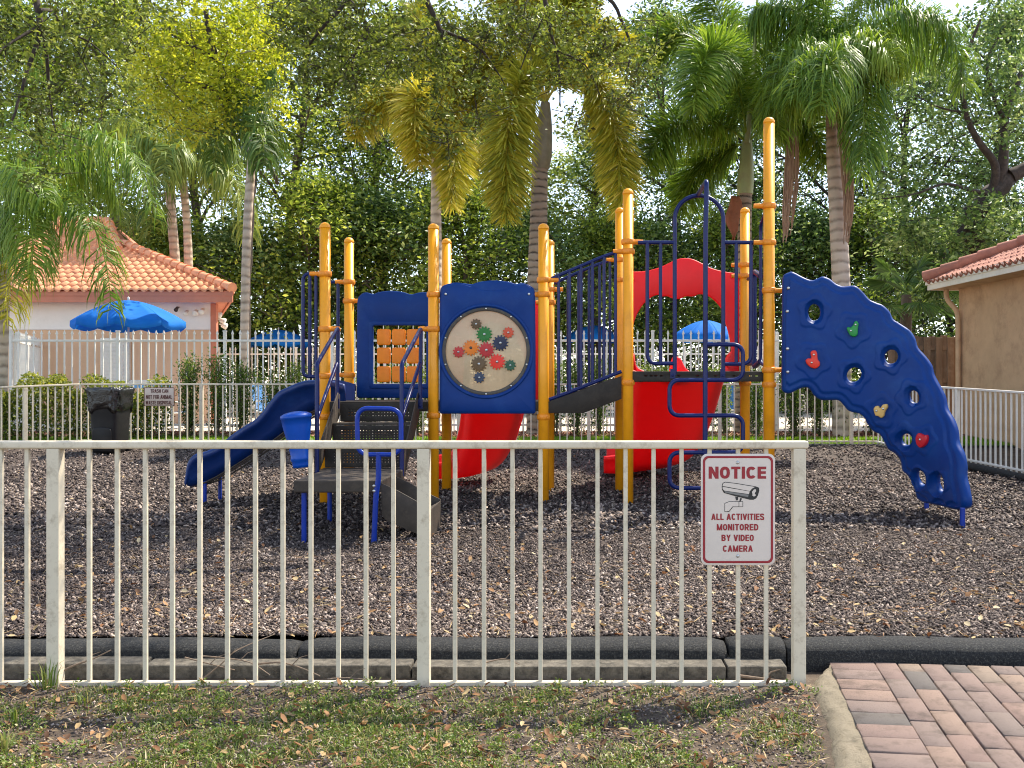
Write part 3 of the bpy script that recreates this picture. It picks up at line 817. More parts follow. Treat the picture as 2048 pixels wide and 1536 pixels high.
def fence_run(name, label, cat, group, A, B, h, sp, w, postw, every, rails, mat, spear=0, post_h=None, cap=None, post_cap=False, phase=0):
    A = Vector(A); B = Vector(B); d = B - A; L = Vector((d.x, d.y, 0)).length; ang = math.atan2(d.y, d.x)
    t = thing(name, label, cat, A, group)
    n = int(L / sp)
    pos = [(i, i * sp / L) for i in range(n + 1)]
    posts = [p for p in pos if (p[0] - phase) % every == 0]
    pk = [p for p in pos if (p[0] - phase) % every != 0]
    src = picket_mesh(w, h, spear); src.data.materials.clear(); src.data.materials.append(mat)
    me = src.data; bpy.data.objects.remove(src)
    cen = (A + B) / 2
    pk.sort(key=lambda p: abs((A + d * p[1]).x / (A + d * p[1]).y + .06))
    for i, f in pk[:100]:
        o = link('picket', me, None, t, d * f); o.rotation_euler = (0, 0, ang)
    if len(pk) > 100:
        m = MB()
        for i, f in pk[100:]:
            R = Matrix.Translation(A + d * f) @ Matrix.Rotation(ang, 4, 'Z')
            m.box(-w / 2, w / 2, -w / 2, w / 2, 0, h, R)
            if spear: m.add([R @ Vector(v) for v in ((-w, -w / 2, h + .25 * spear), (w, -w / 2, h + .25 * spear), (w, w / 2, h + .25 * spear), (-w, w / 2, h + .25 * spear), (0, 0, h + spear), (0, 0, h))],
                            [(0, 1, 4), (1, 2, 4), (2, 3, 4), (3, 0, 4), (1, 0, 5), (2, 1, 5), (3, 2, 5), (0, 3, 5)])
        o = m.build('picket', mat, t); o['kind'] = 'stuff'
    m = MB(); ph = post_h or h
    m.box(-postw / 2, postw / 2, -postw / 2, postw / 2, -.1, ph)
    if post_cap:
        m.box(-postw * .62, postw * .62, -postw * .62, postw * .62, ph, ph + .03)
    src = m.build('post', mat, None, bevel=.004, seg=1); me = src.data; bpy.data.objects.remove(src)
    for i, f in posts:
        o = link('post', me, None, t, d * f); o.rotation_euler = (0, 0, ang)
    for (rn, z, rh, rw) in rails:
        m = MB(); up = Vector((0, 0, z))
        m.beam(A + up, B + up, rw, rh)
        m.build(rn, mat, t, bevel=min(rh, rw) * .2)
    return t

def front_fence():
    ZF = 4.6; zb = -.115; zt = z_(884, ZF)
    t = thing('picket_fence', 'low cream metal picket fence across the foreground with the notice sign on it', 'fence', (-1.0, ZF, zb), 'metal picket fences around the playground')
    m = MB(); w = .019
    m.box(-w / 2, w / 2, -w / 2, w / 2, 0, zt - .028 - zb)
    src = m.build('picket', M['cream'], None, bevel=.0015, seg=1); me = src.data; bpy.data.objects.remove(src)
    for px in (-110, -53, 3, 56, 180, 236, 292, 346, 401, 456, 512, 567, 623, 678, 733, 788, 911, 969, 1026, 1082, 1139, 1196, 1252, 1308, 1364, 1420, 1477, 1533):
        o = link('picket', me, None, t, Vector((X_(px - 1, ZF), ZF, zb)) - ORG[t.name]); o.rotation_euler = (0, 0, random.uniform(-.012, .012))
    m = MB(); w = .057
    m.box(-w / 2, w / 2, -w / 2, w / 2, -.06, zt - .030 - zb)
    src = m.build('post', M['cream'], None, bevel=.003, seg=2); me = src.data; bpy.data.objects.remove(src)
    for px in (-650, 111, 848, 1597):
        link('post', me, None, t, Vector((X_(px, ZF), ZF, zb)) - ORG[t.name])
    m = MB(); m.box(X_(-900, ZF), X_(1615, ZF), ZF - .031, ZF + .031, zt - .030, zt + .006)
    m.build('top_rail', M['cream'], t, bevel=.010, seg=3)
    m = MB(); m.box(X_(-900, ZF), X_(1584, ZF), ZF - .018, ZF + .018, zb - .012, zb + .018)
    m.build('bottom_rail', M['cream'], t, bevel=.003)
front_fence()

GF = 'metal picket fences around the playground'
r1 = lambda h: [('top_rail', h + .015, .03, .045), ('bottom_rail', .06, .03, .03)]
fence_run('picket_fence', 'low cream picket fence across the far side of the mulch with the trash can sign', 'fence', GF, (cornerL[0], 17.55, .22), (cornerR[0], BKZ, .22), 1.03, .1255, .02, .06, 18, r1(1.03), M['cream'], phase=17)
fence_run('picket_fence', 'low cream picket fence running back along the left side to the bin', 'fence', GF, (endL[0], endL[1], .13), (cornerL[0] - .03, 17.55, .22), 1.02, .1255, .02, .06, 8, r1(1.03), M['cream'], phase=4)
fence_run('picket_fence', 'low white picket fence on the right in front of the tan building', 'fence', GF, (endR[0], endR[1], -.02), (cornerR[0], BKZ, .22), 1.05, .1255, .02, .06, 15, r1(1.05), M['white'], phase=0)

PZ = 20.55
GP = 'tall spear top fences around the pool'
rp = [('top_rail', 1.88, .045, .035), ('bottom_rail', .15, .045, .035)]
pA = (X_(22, PZ), PZ, .28); pB = (X_(1558, PZ), PZ, .28)
fence_run('pool_fence', 'tall white spear top pool fence behind the playground nearest the shrubs', 'fence', GP, pA, pB, 2.0, .157, .026, .06, 14, rp, M['white'], spear=.10, post_h=2.06, post_cap=True)
fence_run('pool_fence', 'white spear top pool fence going back from the left palm to the pool house', 'fence', GP, (pA[0], PZ + .12, .28), (X_(84, 24.4), 24.4, .28), 2.0, .13, .026, .06, 12, rp, M['white'], spear=.10, post_h=2.06, phase=1)
fence_run('pool_fence', 'white spear top pool fence going back beside the climbing wall', 'fence', GP, (pB[0], PZ + .12, .28), (X_(1515, 29.3), 29.3, .28), 2.0, .11, .026, .06, 20, rp, M['white'], spear=.10, post_h=2.06, phase=1)
fence_run('pool_fence', 'distant white spear top fence on the far side of the pool', 'fence', GP, (X_(438, 29.8), 29.8, .28), (X_(1512, 29.6), 29.6, .28), 2.0, .165, .026, .06, 14, rp, M['white'], spear=.10, post_h=2.06, post_cap=True)

# wooden fence at the right
def wood_fence():
    Z = 19.9
    t = thing('wooden_fence', 'weathered brown wooden board fence beside the tan building', 'fence', (X_(1850, Z), Z, .2))
    x = X_(1775, Z); k = 0; x1 = X_(1925, Z)
    zt = z_(672, Z)
    while x < x1:
        m = MB(); o_ = .03 if k % 2 else -.03
        h = zt + random.uniform(-.03, .02)
        m.box(x, x + .135, Z + o_ - .011, Z + o_ + .011, .2, h)
        m.build('board', M['wood'], t, bevel=.003, seg=1)
        x += .118; k += 1
    m = MB()
    for zz in (.55, 1.3, zt - .28):
        m = MB(); m.box(X_(1772, Z), x1, Z - .018, Z + .018, zz, zz + .09); m.build('rail', M['wood'], t)
wood_fence()

# ------------------------------------------------------------------ the playground structure
ZA, ZB = 10.63, 11.8
play = thing('playground_structure', 'blue, red and yellow playground structure with slides, gear panel and curved climbing wall', 'playground', (-0.3, 11.2, 0.0))

def bolt(m, c, r=.012, t=.008):
    m.lathe([(0.0005, -t), (r * .6, -t), (r, -t * .4), (r, t)], c, 12, 'y')

def play_post(px, Z, top, rings, r=.0565):
    """rings: (py, ear) with ear = list of (dx, dy) directions in the ground plane"""
    X = X_(px, Z); zt = z_(top, Z)
    gz = mulch_h(Z) - .08
    m = MB()
    m.lathe([(r, gz), (r, zt - .062)], (X, Z, 0), 28)
    p = m.build('post', M['orange'], play, smooth=None)
    m = MB()
    prof = [(r + .0022, zt - .064)] + [(( r + .0022) * math.cos(a), zt - .05 + (r * .9) * math.sin(a)) for a in np.linspace(0, math.pi / 2 - .03, 9)]
    m.lathe(prof, (X, Z, 0), 28)
    m.build('cap', M['orange'], p)
    for py, ears in rings:
        z = z_(py, Z); m = MB(); R = r + .014
        m.lathe([(r + .001, z - .03), (R - .004, z - .029), (R, z - .022), (R + .003, z), (R, z + .022), (R - .004, z + .029), (r + .001, z + .03)], (X, Z, 0), 28)
        for (dx, dy) in ears:
            d = Vector((dx, dy, 0)).normalized()
            a = Vector((X, Z, z)) + d * (r * .8)
            m.tube([a, a + d * .075, a + d * .115], [.026, .026, .024], 14)
        if not ears:
            for a in (-.6, .6):
                d = Vector((math.sin(a), -math.cos(a), 0)); m.tube([Vector((X, Z, z)) + d * r, Vector((X, Z, z)) + d * (r + .024)], [.013, .011], 10)
        else:
            d = Vector((.25, -1, 0)).normalized(); m.tube([Vector((X, Z, z)) + d * r, Vector((X, Z, z)) + d * (r + .022)], [.014, .010], 10)
        m.build('clamp', M['clamp'], p)
    return p
Lf, Rt, Bk, Fr = (-1, 0), (1, 0), (0, 1), (0, -1)
play_post(650, ZA, 445, [(548, [Lf]), (658, [Rt]), (752, []), (833, [])])
play_post(867, ZA, 447, [(589, []), (658, [Lf]), (831, [])])
play_post(1087, ZA, 447, [(560, [Rt]), (589, [Lf]), (834, [])])
play_post(698, ZB, 475, [(564, [Lf]), (602, [Rt]), (750, [Lf])])
play_post(893, ZB, 477, [(602, [Lf]), (760, [])])
play_post(1099, ZB, 479, [(579, [Rt]), (605, [Lf])])
play_post(1256, ZA, 377, [(484, [Rt]), (503, [Lf]), (765, [])])
play_post(1538, ZA - .05, 235, [(412, [Lf]), (485, [Lf]), (581, [Rt]), (740, [Rt]), (769, [])], .059)
play_post(1240, ZB, 415, [(520, [Lf]), (560, [Rt]), (760, [])])
play_post(1490, ZB, 415, [(530, [Lf]), (552, [Lf]), (766, [])])
XA1, XA2, XA3 = X_(650, ZA), X_(867, ZA), X_(1087, ZA)
XC1, XC2 = X_(1256, ZA), X_(1538, ZA)

# decks
DL, DU = 1.085, 1.405
def deck(name, x0, x1, y0, y1, z, th, slots=None):
    m = MB(); m.box(x0, x1, y0 + .012, y1, z - .035, z)
    d = m.build(name, M['deck'], play, bevel=.006)
    hs = [rrect(sx - .016, sx + .016, -(z - th * .45) - .006, -(z - th * .45) + .006, .0055, 3) for sx in (slots or [])]
    fm = lambda u, v, dd: Vector((u, y0 - .002 + dd, -v))
    plate('skirt', M['deck'], d, rrect(x0, x1, -(z - .001), -(z - th), .012, 3), hs, T=.012, b=.003, fmap=fm, s=1.0)
    m = MB(); m.box(x0, x1, y1 - .014, y1, z - th, z - .036); m.build('skirt', M['deck'], d)
    return d
deck('lower_deck', XA1 + .02, XA3 - .02, ZA - .015, ZB + .02, DL, .105, [XA1 + .2 + .16 * k for k in range(5)])
deck('upper_deck', XC1 + .03, XC2 - .03, ZA - .03, ZB + .02, DU, .11, [X_(p, ZA) for p in (1291, 1302, 1311, 1322, 1357, 1394, 1430, 1467, 1500, 1512)])

# step ramp between the two decks
def ramp_steps():
    poly = [(1097, 803), (1243, 752), (1243, 798), (1167, 826), (1097, 826)]
    t = None
    for k, Z in enumerate((ZA - .02, ZB)):
        fm = lambda u, v, d: P(u, v, ZA) + Vector((0, Z - ZA + d, 0))
        o = plate('ramp_side', M['deck'], play, np.array(poly, float), T=.022, b=.004, fmap=fm, s=ZA / F)
        t = t or o
    for i, (a, z) in enumerate(((1100, 1.09), (1150, 1.195), (1198, 1.30))):
        m = MB(); m.box(X_(a, ZA), X_(a + 49, ZA), ZA + .004, ZB - .003, z - .03, z); m.build('tread', M['deck'], t, bevel=.004)
ramp_steps()

TR = .0185
def tube_part(name, pts, r=TR, mat='blue', fil=.07, parent=None, n=12):
    m = MB(); m.tube(fillet(pts, fil, 6) if fil else pts, r, n); return m.build(name, M[mat], parent or play)

# ramp railings
def ramp_rail(Z, poly, bars, bot):
    top = [P(u, v, Z) for u, v in catmull(poly, 5, False)]
    m = MB(); m.tube(top, TR, 12); r = m.build('ramp_railing', M['blue'], play)
    bp = [P(u, v, Z) for u, v in bot]
    m = MB(); m.tube(bp, TR, 12); m.build('bottom_rail', M['blue'], r)
    tp = np.array([(q.x / q.y * F + CX, CY - (q.z - CAMZ) / q.y * F) for q in top])
    bt = np.array(bot, float)
    for x in bars:
        yt = np.interp(x, tp[:, 0], tp[:, 1]); yb = np.interp(x, bt[:, 0], bt[:, 1])
        m = MB(); m.tube([P(x, yt + 1, Z), P(x, yb - 1, Z)], TR * .92, 10); m.build('bar', M['blue'], r)
    return r
ramp_rail(ZA + .0, [(1103, 557), (1150, 537), (1200, 516), (1225, 507), (1241, 503)], (1117, 1139, 1162, 1185, 1208, 1231), [(1098, 799), (1130, 788), (1243, 743)])
ramp_rail(ZB, [(1100, 571), (1140, 552), (1190, 531), (1222, 521), (1234, 522), (1241, 532), (1242, 560)], (1136, 1157, 1178, 1199, 1220, 1241), [(1104, 797), (1243, 742)])

# barrier with the arch on the upper deck
def arch_barrier():
    Z = ZA - .02
    arch = [P(1349.5, 750, Z)] + [P(1349.5, 436, Z)] + [P(1398 - 48.5 * math.cos(a), 438 - 47 * math.sin(a), Z) for a in np.linspace(.08, math.pi - .08, 18)] + [P(1446.5, 436, Z), P(1446.5, 750, Z)]
    m = MB(); m.tube(arch, .0225, 14); b = m.build('arch_barrier', M['blue'], play)
    for pts in ([(1276, 485), (1349, 485)], [(1447, 485), (1519, 485)]):
        m = MB(); m.tube([P(u, v, Z) for u, v in pts], .0205, 12); m.build('top_rail', M['blue'], b)
    for pts in ([(1294.5, 486), (1294.5, 727), (1348, 727)], [(1502, 486), (1502, 728), (1447, 728)]):
        m = MB(); m.tube(fillet([P(u, v, Z) for u, v in pts], .10, 8), .0205, 12); m.build('side_loop', M['blue'], b)
    for x in (1321, 1472.5):
        m = MB(); m.tube([P(x, 486, Z), P(x, 727, Z)], .019, 12); m.build('bar', M['blue'], b)
    for x in (1345, 1445):
        m = MB(); m.box(X_(x - 5, Z), X_(x + 5, Z), Z - .03, Z - .018, z_(757, Z), z_(738, Z)); bolt(m, (X_(x, Z), Z - .034, z_(751, Z)), .013); m.build('foot_plate', M['blue'], b)
arch_barrier()

# the serpentine pole climber in front of the arch
def serpentine():
    Z = 10.02; r = .0235
    xp, xl, xr = 1411.5, 1339, 1486
    gz = mulch_h(Z) - .1
    pole = fillet([P(1396, 389, ZA - .02), P(1411, 366, Z + .12), P(1413.2, 362, Z), P(1411, 470, Z), Vector((X_(1410, Z), Z, gz))], .09, 6)
    m = MB(); m.tube(pole, r * 1.06, 14); c = m.build('pole_climber', M['blue'], play)
    for (y0, y1, xs_) in ((689, 760, xr), (760, 831, xl), (831, 905, xr), (905, 976, xl)):
        m = MB(); m.tube(fillet([P(xp, y0, Z), P(xs_, y0, Z), P(xs_, y1, Z), P(xp, y1, Z)], .105, 8), r * .92, 14); m.build('rung_loop', M['blue'], c)
serpentine()

# guard tubes beside the blue slide, and right-hand side guard of the upper deck
def guards():
    m = MB(); Z = ZA
    m.tube(fillet([P(641, 548, Z), P(606, 548, Z), P(606, 753, Z), P(640, 753, Z)], .07, 8), TR, 12)
    g = m.build('slide_guard', M['blue'], play)
    for x in (619.5, 632):
        m = MB(); m.tube([P(x, 548, Z), P(x, 753, Z)], TR, 10); m.build('bar', M['blue'], g)
    m = MB(); Z = ZB
    m.tube(fillet([P(690, 564, Z), P(655, 564, Z), P(655, 750, Z), P(690, 750, Z)], .07, 8), TR, 12)
    g = m.build('slide_guard', M['blue'], play)
    m = MB(); m.tube([P(676, 564, Z), P(676, 750, Z)], TR, 10); m.build('bar', M['blue'], g)
    X = X_(1538, ZA) - .01
    q = lambda y, z: Vector((X - .02, y, z))
    m = MB(); m.tube(fillet([q(ZA + .05, 3.10), q(10.95, 3.02), q(10.95, 1.50), q(ZA + .05, 1.46)], .1, 6), TR, 12); g = m.build('side_guard', M['blue'], play)
    m = MB(); m.tube(fillet([q(10.95, 2.45), q(11.35, 2.55), q(11.35, 1.46), q(10.95, 1.52)], .08, 6), .03, 12); m.build('bar', M['blue'], g)
    m = MB(); m.tube([q(11.35, 2.5), q(ZB, 2.5)], TR, 10); m.tube([q(11.35, 1.5), q(ZB, 1.5)], TR, 10); m.build('cross_rail', M['blue'], g)
    m = MB(); m.tube([q(11.6, 2.5), q(11.6, 1.5)], TR, 10); m.build('bar', M['blue'], g)
guards()

# the stair with perforated risers, transfer platform and side step
def perforated(name, parent, x0, x1, z0, z1, Y, nx, nz, mat):
    hs = []
    dx = (x1 - x0) / (nx + 5); dz = (z1 - z0) / (nz + 3)
    for i in range(nx):
        for j in range(nz):
            cx = x0 + dx * (i + 3); cz = z0 + dz * (j + 2)
            hs.append(circ(cx, cz, .0052, n=6))
    fm = lambda u, v, d: Vector((u, Y + d, v))
    return plate(name, mat, parent, rrect(x0, x1, z0, z1, .01, 2), hs, T=.006, b=.0015, fmap=fm, s=1.0)
def stair():
    levels = [DL, .87, .655, .44]; ys = [10.56, 10.24, 9.92, 9.60]
    xl = lambda y: float(np.interp(y, [9.6, 10.6], [-2.47, -2.50])); xr = lambda y: float(np.interp(y, [9.6, 10.6], [-1.655, -1.66]))
    # stringers: two side sheets following the slope
    root = None
    for sx, f in ((0, xl), (1, xr)):
        X = f(10.1)
        fm = lambda u, v, d: Vector((X + (d if sx else -d), u, v))
        prof = np.array([(9.58, .33), (9.58, .55), (9.72, .66), (10.5, 1.18), (10.58, 1.16), (10.58, .94)], float)
        o = plate('stair_side' if root else 'stair', M['step'], root or play, prof, T=.012, b=.003, fmap=fm, s=1.0)
        root = root or o
    for i in range(3):
        m = MB(); m.box(xl(10) + .002, xr(10) - .002, ys[i + 1] - .01 if i < 2 else ys[3], ys[i] - .004, levels[i + 1] - .02, levels[i + 1]); m.build('tread', M['step'], root, bevel=.004)
        perforated('riser', root, xl(10) + .004, xr(10) - .004, levels[i + 1] + .002, levels[i] - .022, ys[i] - .012, 21, 4 if i else 3, M['deck'])
    # platform
    m = MB(); m.box(-2.395, -1.645, 8.5, 9.61, .345, .452); p = m.build('transfer_platform', M['step'], play, bevel=.014, seg=3)
    for px in (608,):
        m = MB(); Z = 8.56; m.tube([P(px, 985, Z), (X_(px, Z), Z, -.14)], .022, 14); m.build('leg', M['bluetube2'], p)
    m = MB(); m.tube([(-2.33, 9.5, .35), (-2.33, 9.5, -.1)], .022, 12); m.build('leg', M['bluetube2'], p)
    m = MB(); m.tube([(-1.70, 9.5, .35), (-1.70, 9.5, -.1)], .022, 12); m.build('leg', M['bluetube2'], p)
    # side step: a sloping trough going down to the right
    x0, x1 = -1.64, -1.12
    m = MB()
    def side(y):
        vs = [(x0, y, .43), (x0, y, .02), (x1, y, -.10), (x1, y, .20), (x0 + .10, y, .475)]
        return vs
    sw = None
    prof = [(762, 966), (795, 981), (840, 1006), (861, 1016), (861, 1077), (840, 1071), (772, 1041), (763, 1030)]
    pts = np.array([(X_(a, 8.5), z_(b, 8.5)) for a, b in prof])
    for y, nm in ((8.5, 'side_step'), (9.14, 'side_wall')):
        fm = lambda u, v, d: Vector((u, y + d, v))
        o = plate(nm, M['step'], sw or play, pts, T=.016, b=.004, fmap=fm, s=1.0)
        sw = sw or o
    xa, xb = pts[0][0], pts[3][0]
    m = MB(); m.box(xa + .02, xa + .24, 8.517, 9.139, .16, .18); m.build('tread', M['step'], sw, bevel=.003)
    m = MB(); m.box(xa + .24, xb - .03, 8.517, 9.139, .02, .04); m.build('tread', M['step'], sw, bevel=.003)
    for k in range(5):
        m = MB(); xr_ = xb - .002 - .022 * k; m.box(xr_ - .010, xr_, 8.517, 9.139, -.06, .20 - .012 * k); m.build('riser', M['step'], sw, bevel=.002, seg=1)
    # hand loop on its pole at the right front corner
    Z = 8.45
    m = MB(); m.tube(fillet([P(757, 905, Z), P(757, 960, Z), P(752, 985, Z), Vector((X_(747, Z), Z, -.16))], .06, 5), [.024] * 0 or .023, 14)
    h = m.build('hand_loop', M['bluetube2'], p)
    lp = fillet([P(714, 816, Z), P(802, 818, Z), P(802, 909, Z), P(715, 909, Z)], .10, 9, closed=True)
    m = MB(); m.tube(lp, .0195, 14, closed=True); m.build('loop', M['bluetube2'], h)
    # stair handrails
    for (a, b, c, top2) in (((634, 728), (676, 655), 634, 675), ((803.5, 728), (842, 656), 803.5, 841)):
        Zf, Zt = 9.58, 10.52
        pa = P(a[0], a[1], Zf); pb = P(b[0], b[1], Zt)
        m = MB(); m.tube(fillet([P(c, 952, Zf), pa, pb, P(top2 - 1, 808, Zt)], .05, 6), .0205, 14)
        r = m.build('handrail', M['blue'], play)
        m = MB(); m.tube([P(a[0], 836, Zf), P(top2 - 1, 726, Zt)], .0195, 12); m.build('lower_rail', M['blue'], r)
        m = MB(); m.box(X_(top2 - 6, Zt), X_(top2 + 5, Zt), Zt - .026, Zt - .016, z_(817, Zt), z_(797, Zt)); bolt(m, (X_(top2 - 1, Zt), Zt - .03, z_(811, Zt)), .013); m.build('foot_plate', M['blue'], r)
    for px in (705, 753, 790): m = MB(); bolt(m, P(px, 812, ZA - .05), .013); m.build('bolt', M['bolt'], root)
    for py in (972, 982): m = MB(); bolt(m, P(748, py, 8.43), .013); m.build('bolt', M['bolt'], p)
stair()

# blue talk tube (horn) on the left handrail
def talk_tube():
    Z = 9.45
    c0 = P(602, 935, Z); c1 = P(592, 833, Z)
    ax = (c1 - c0); L = ax.length; Q = ax.to_track_quat('Z', 'Y').to_matrix().to_4x4()
    k = Z / F
    prof = [(.001, 0), (15 * k, .0), (16 * k, .03), (16 * k, .06 * 1), (18.5 * k, .07), (18.5 * k, .10), (17.5 * k, .11), (20 * k, .2), (24 * k, .3), (28 * k, .40), (29.5 * k, L - .02), (30.5 * k, L - .018), (31 * k, L), (30 * k, L + .015), (22 * k, L + .035), (8 * k, L + .048), (.001, L + .05)]
    m = MB(); m.lathe(prof, c0, 28, M=Q)
    m.build('talk_tube', M['hornblue'], play)
talk_tube()

# blue panel with the turning tiles
def tile_panel():
    Z = ZB - .03
    top = [(714, 606), (716, 595), (724, 587), (734, 585), (747, 588), (758, 584), (782, 581.5), (806, 584), (822, 588.5), (838, 585), (856, 585), (868, 590), (876, 600)]
    out = np.concatenate([catmull(top, 4, False), [(877, 700), (877, 793), (874, 796), (716, 796), (713, 793), (713, 700)]])
    p = plate('tile_panel', M['bluep'], play, out, [rrect(746, 852, 651, 768, 4, 4)], T=.045, b=.012, fmap=pxmap(Z), s=Z / F)
    fr = plate('window_rim', M['bluep'], p, rrect(738, 860, 643, 777, 6, 4), [rrect(745, 853, 650, 769, 4, 4)], T=.012, b=.004, fmap=pxmap(Z - .012), s=Z / F)
    for x in (767, 797, 826.5):
        m = MB(); m.tube([P(x, 650, Z + .02), P(x, 769, Z + .02)], .006, 8); m.build('rod', M['bolt'], p)
        for y in (674, 711, 748.5):
            plate('turning_tile', M['tile_orange'], p, rrect(x - 13.5, x + 13.5, y - 16, y + 16, 4, 4), T=.036, b=.010, fmap=pxmap(Z + .004), s=Z / F)
tile_panel()

# gear panel
def gear_panel():
    Z = ZA - .035
    top = [(879.5, 590), (881, 577), (888, 570), (908, 565), (927, 566), (944, 568), (958, 563.5), (988, 560.5), (1018, 563.5), (1032, 567.5), (1046, 565.5), (1060, 571), (1068, 578), (1070, 590)]
    out = np.concatenate([catmull(top, 4, False), [(1071, 700), (1071, 824), (1068, 827.5), (881, 827.5), (878.5, 824), (878.5, 700)]])
    c = (972, 702.5)
    p = plate('gear_panel', M['bluep'], play, out, [circ(c[0], c[1], 85, n=64)], T=.06, b=.016, fmap=pxmap(Z), s=Z / F)
    top2 = [(882, 592), (884, 580), (890, 573.5), (908, 568), (926, 569), (945, 574), (965, 579.5), (988, 581), (1012, 578), (1030, 571), (1046, 568), (1058, 573), (1066, 581), (1067.5, 592)]
    out2 = np.concatenate([catmull(top2, 4, False), [(1068, 700), (1068, 820), (1065, 824), (884, 824), (881.5, 820), (881.5, 700)]])
    plate('face_relief', M['bluep'], p, out2, [circ(c[0], c[1], 88, n=64)], T=.014, b=.007, fmap=pxmap(Z - .012), s=Z / F)
    plate('round_rim', M['bluep'], p, circ(c[0], c[1], 95, n=72), [circ(c[0], c[1], 89.5, n=64)], T=.03, b=.009, fmap=pxmap(Z - .026), s=Z / F)
    plate('clamp_ring', M['dark'], p, circ(c[0], c[1], 90, n=64), [circ(c[0], c[1], 81, n=64)], T=.012, b=.003, fmap=pxmap(Z - .002), s=Z / F)
    plate('round_window', M['panelcream'], p, circ(c[0], c[1], 84, n=64), T=.01, b=.002, fmap=pxmap(Z + .012), s=Z / F)
    for k in range(10):
        a = math.radians(90 + 36 * k); m = MB(); bolt(m, P(c[0] + 85.5 * math.cos(a), c[1] - 85.5 * math.sin(a), Z - .006), .011, .005); m.build('bolt', M['bolt'], p)
    for x in (891.5, 1058): m = MB(); bolt(m, P(x, 588, Z - .016), .014, .006); m.build('bolt', M['bolt'], p)
    gc = {'brown': (0.11, .06, .022), 'green': (.01, .17, .02), 'redorange': (.62, .07, .02), 'navy': (.012, .018, .06), 'orange': (.80, .2, .01), 'crimson': (.5, .02, .025), 'red2': (.55, .03, .03),
          'brown2': (.13, .07, .025), 'bright': (.85, .03, .012), 'dkgreen': (.02, .1, .05), 'slate': (.03, .045, .09)}
    for (cn, x, y, r) in (('brown', 952, 648, 10.5), ('green', 968.5, 668.5, 15.5), ('redorange', 1016.5, 665, 11), ('navy', 1000.7, 686, 15.5), ('orange', 941.6, 695.5, 15.5), ('crimson', 972.7, 700, 15.5),
                          ('red2', 916.7, 704, 11), ('brown2', 957.7, 728, 15.5), ('bright', 994, 723.5, 15.5), ('dkgreen', 1020.5, 730.5, 11), ('slate', 958.3, 755, 11)):
        mt = pm('gear_' + cn, gc[cn], .45, .1, 9)
        n = 14 if r > 13 else 10
        o = []; ph = random.uniform(0, 1)
        for k in range(n):
            for f, q in ((-.28, .83), (-.17, 1.04), (.17, 1.04), (.28, .83)):
                a = 2 * math.pi * (k + f + ph) / n; o.append((x + r * q * math.cos(a), y + r * q * math.sin(a)))
        g = plate('gear', mt, p, np.array(o), T=.016, b=.002, fmap=pxmap(Z - .008), s=Z / F)
        m = MB(); m.lathe([(.0005, -.006), (.010, -.005), (.015 if r > 13 else .012, 0), (.016 if r > 13 else .013, .01)], P(x, y, Z - .012), 14, 'y')
        m.build('hub', M['bolt'] if cn != 'orange' else M['dark'], p)
gear_panel()

# slides
def slide(name, mat, st, rim=.018, extra=None):
    """st: stations (x, y, z of the bed centre, half width, left wall height, right wall height)"""
    st = np.array(st, float); dens = []
    for c in range(st.shape[1]): dens.append(catmull(st[:, [c, c]], 7, False)[:, 0])
    D = np.stack(dens, 1); n = len(D); V = []; k = 0
    for i in range(n):
        p = Vector(D[i, :3]); t = Vector(D[min(i + 1, n - 1), :3]) - Vector(D[max(i - 1, 0), :3]); t.normalize()
        lat = Vector((-t.y, t.x, 0)).normalized(); up = lat.cross(t) * -1
        if up.z < 0: up = -up
        w, hl, hr = D[i, 3:6]
        sec = [(w + .042, hl - .05), (w + .046, hl - .01), (w + .034, hl + .014), (w + .008, hl + .02), (w - .012, hl), (w - .03, hl * .35), (w - .075, hl * .07), (w - .16, 0), (0, -.006), (-w + .16, 0), (-w + .075, hr * .07), (-w + .03, hr * .35), (-w + .012, hr), (-w - .008, hr + .02), (-w - .034, hr + .014), (-w - .046, hr - .01), (-w - .042, hr - .05),
               (-w - .006, hr - .06 * min(1, hr * 6)), (-w + .0, hr * .3), (-w + .06, -.012), (-w + .15, -.028), (0, -.034), (w - .15, -.028), (w - .06, -.012), (w, hl * .3), (w + .006, hl - .06 * min(1, hl * 6))]
        k = len(sec)
        for (u, v) in sec: V.append(p + lat * u + up * v)
    Fs = [(i * k + j, i * k + (j + 1) % k, (i + 1) * k + (j + 1) % k, (i + 1) * k + j) for i in range(n - 1) for j in range(k)]
    Fs += [tuple(range(k)), tuple(range((n - 1) * k, n * k))[::-1]]
    m = MB(); m.add(V, Fs, True)
    return m.build(name, mat, play)
slide('slide', M['red'], [(1.28, 11.85, 1.36, .585, .26, .26), (1.28, 12.15, 1.345, .585, .28, .28), (1.275, 12.5, 1.16, .57, .26, .26), (1.26, 12.95, .74, .53, .26, .26), (1.20, 13.4, .34, .49, .27, .3), (1.03, 13.78, .13, .45, .27, .36), (.74, 13.98, .07, .43, .24, .36), (.42, 14.02, .07, .42, .2, .3)])['label'] = 'wide red slide curving down behind the upper deck'
slide('slide', M['red'], [(-.985, 11.85, 1.03, .36, .2, .2), (-.985, 12.05, 1.02, .36, .22, .22), (-1.0, 12.35, .8, .35, .22, .22), (-1.09, 12.68, .42, .34, .22, .25), (-1.27, 12.93, .15, .33, .22, .27), (-1.55, 13.03, .08, .33, .2, .27), (-1.85, 13.04, .08, .33, .17, .22)])['label'] = 'smaller red slide curving down behind the gear panel'
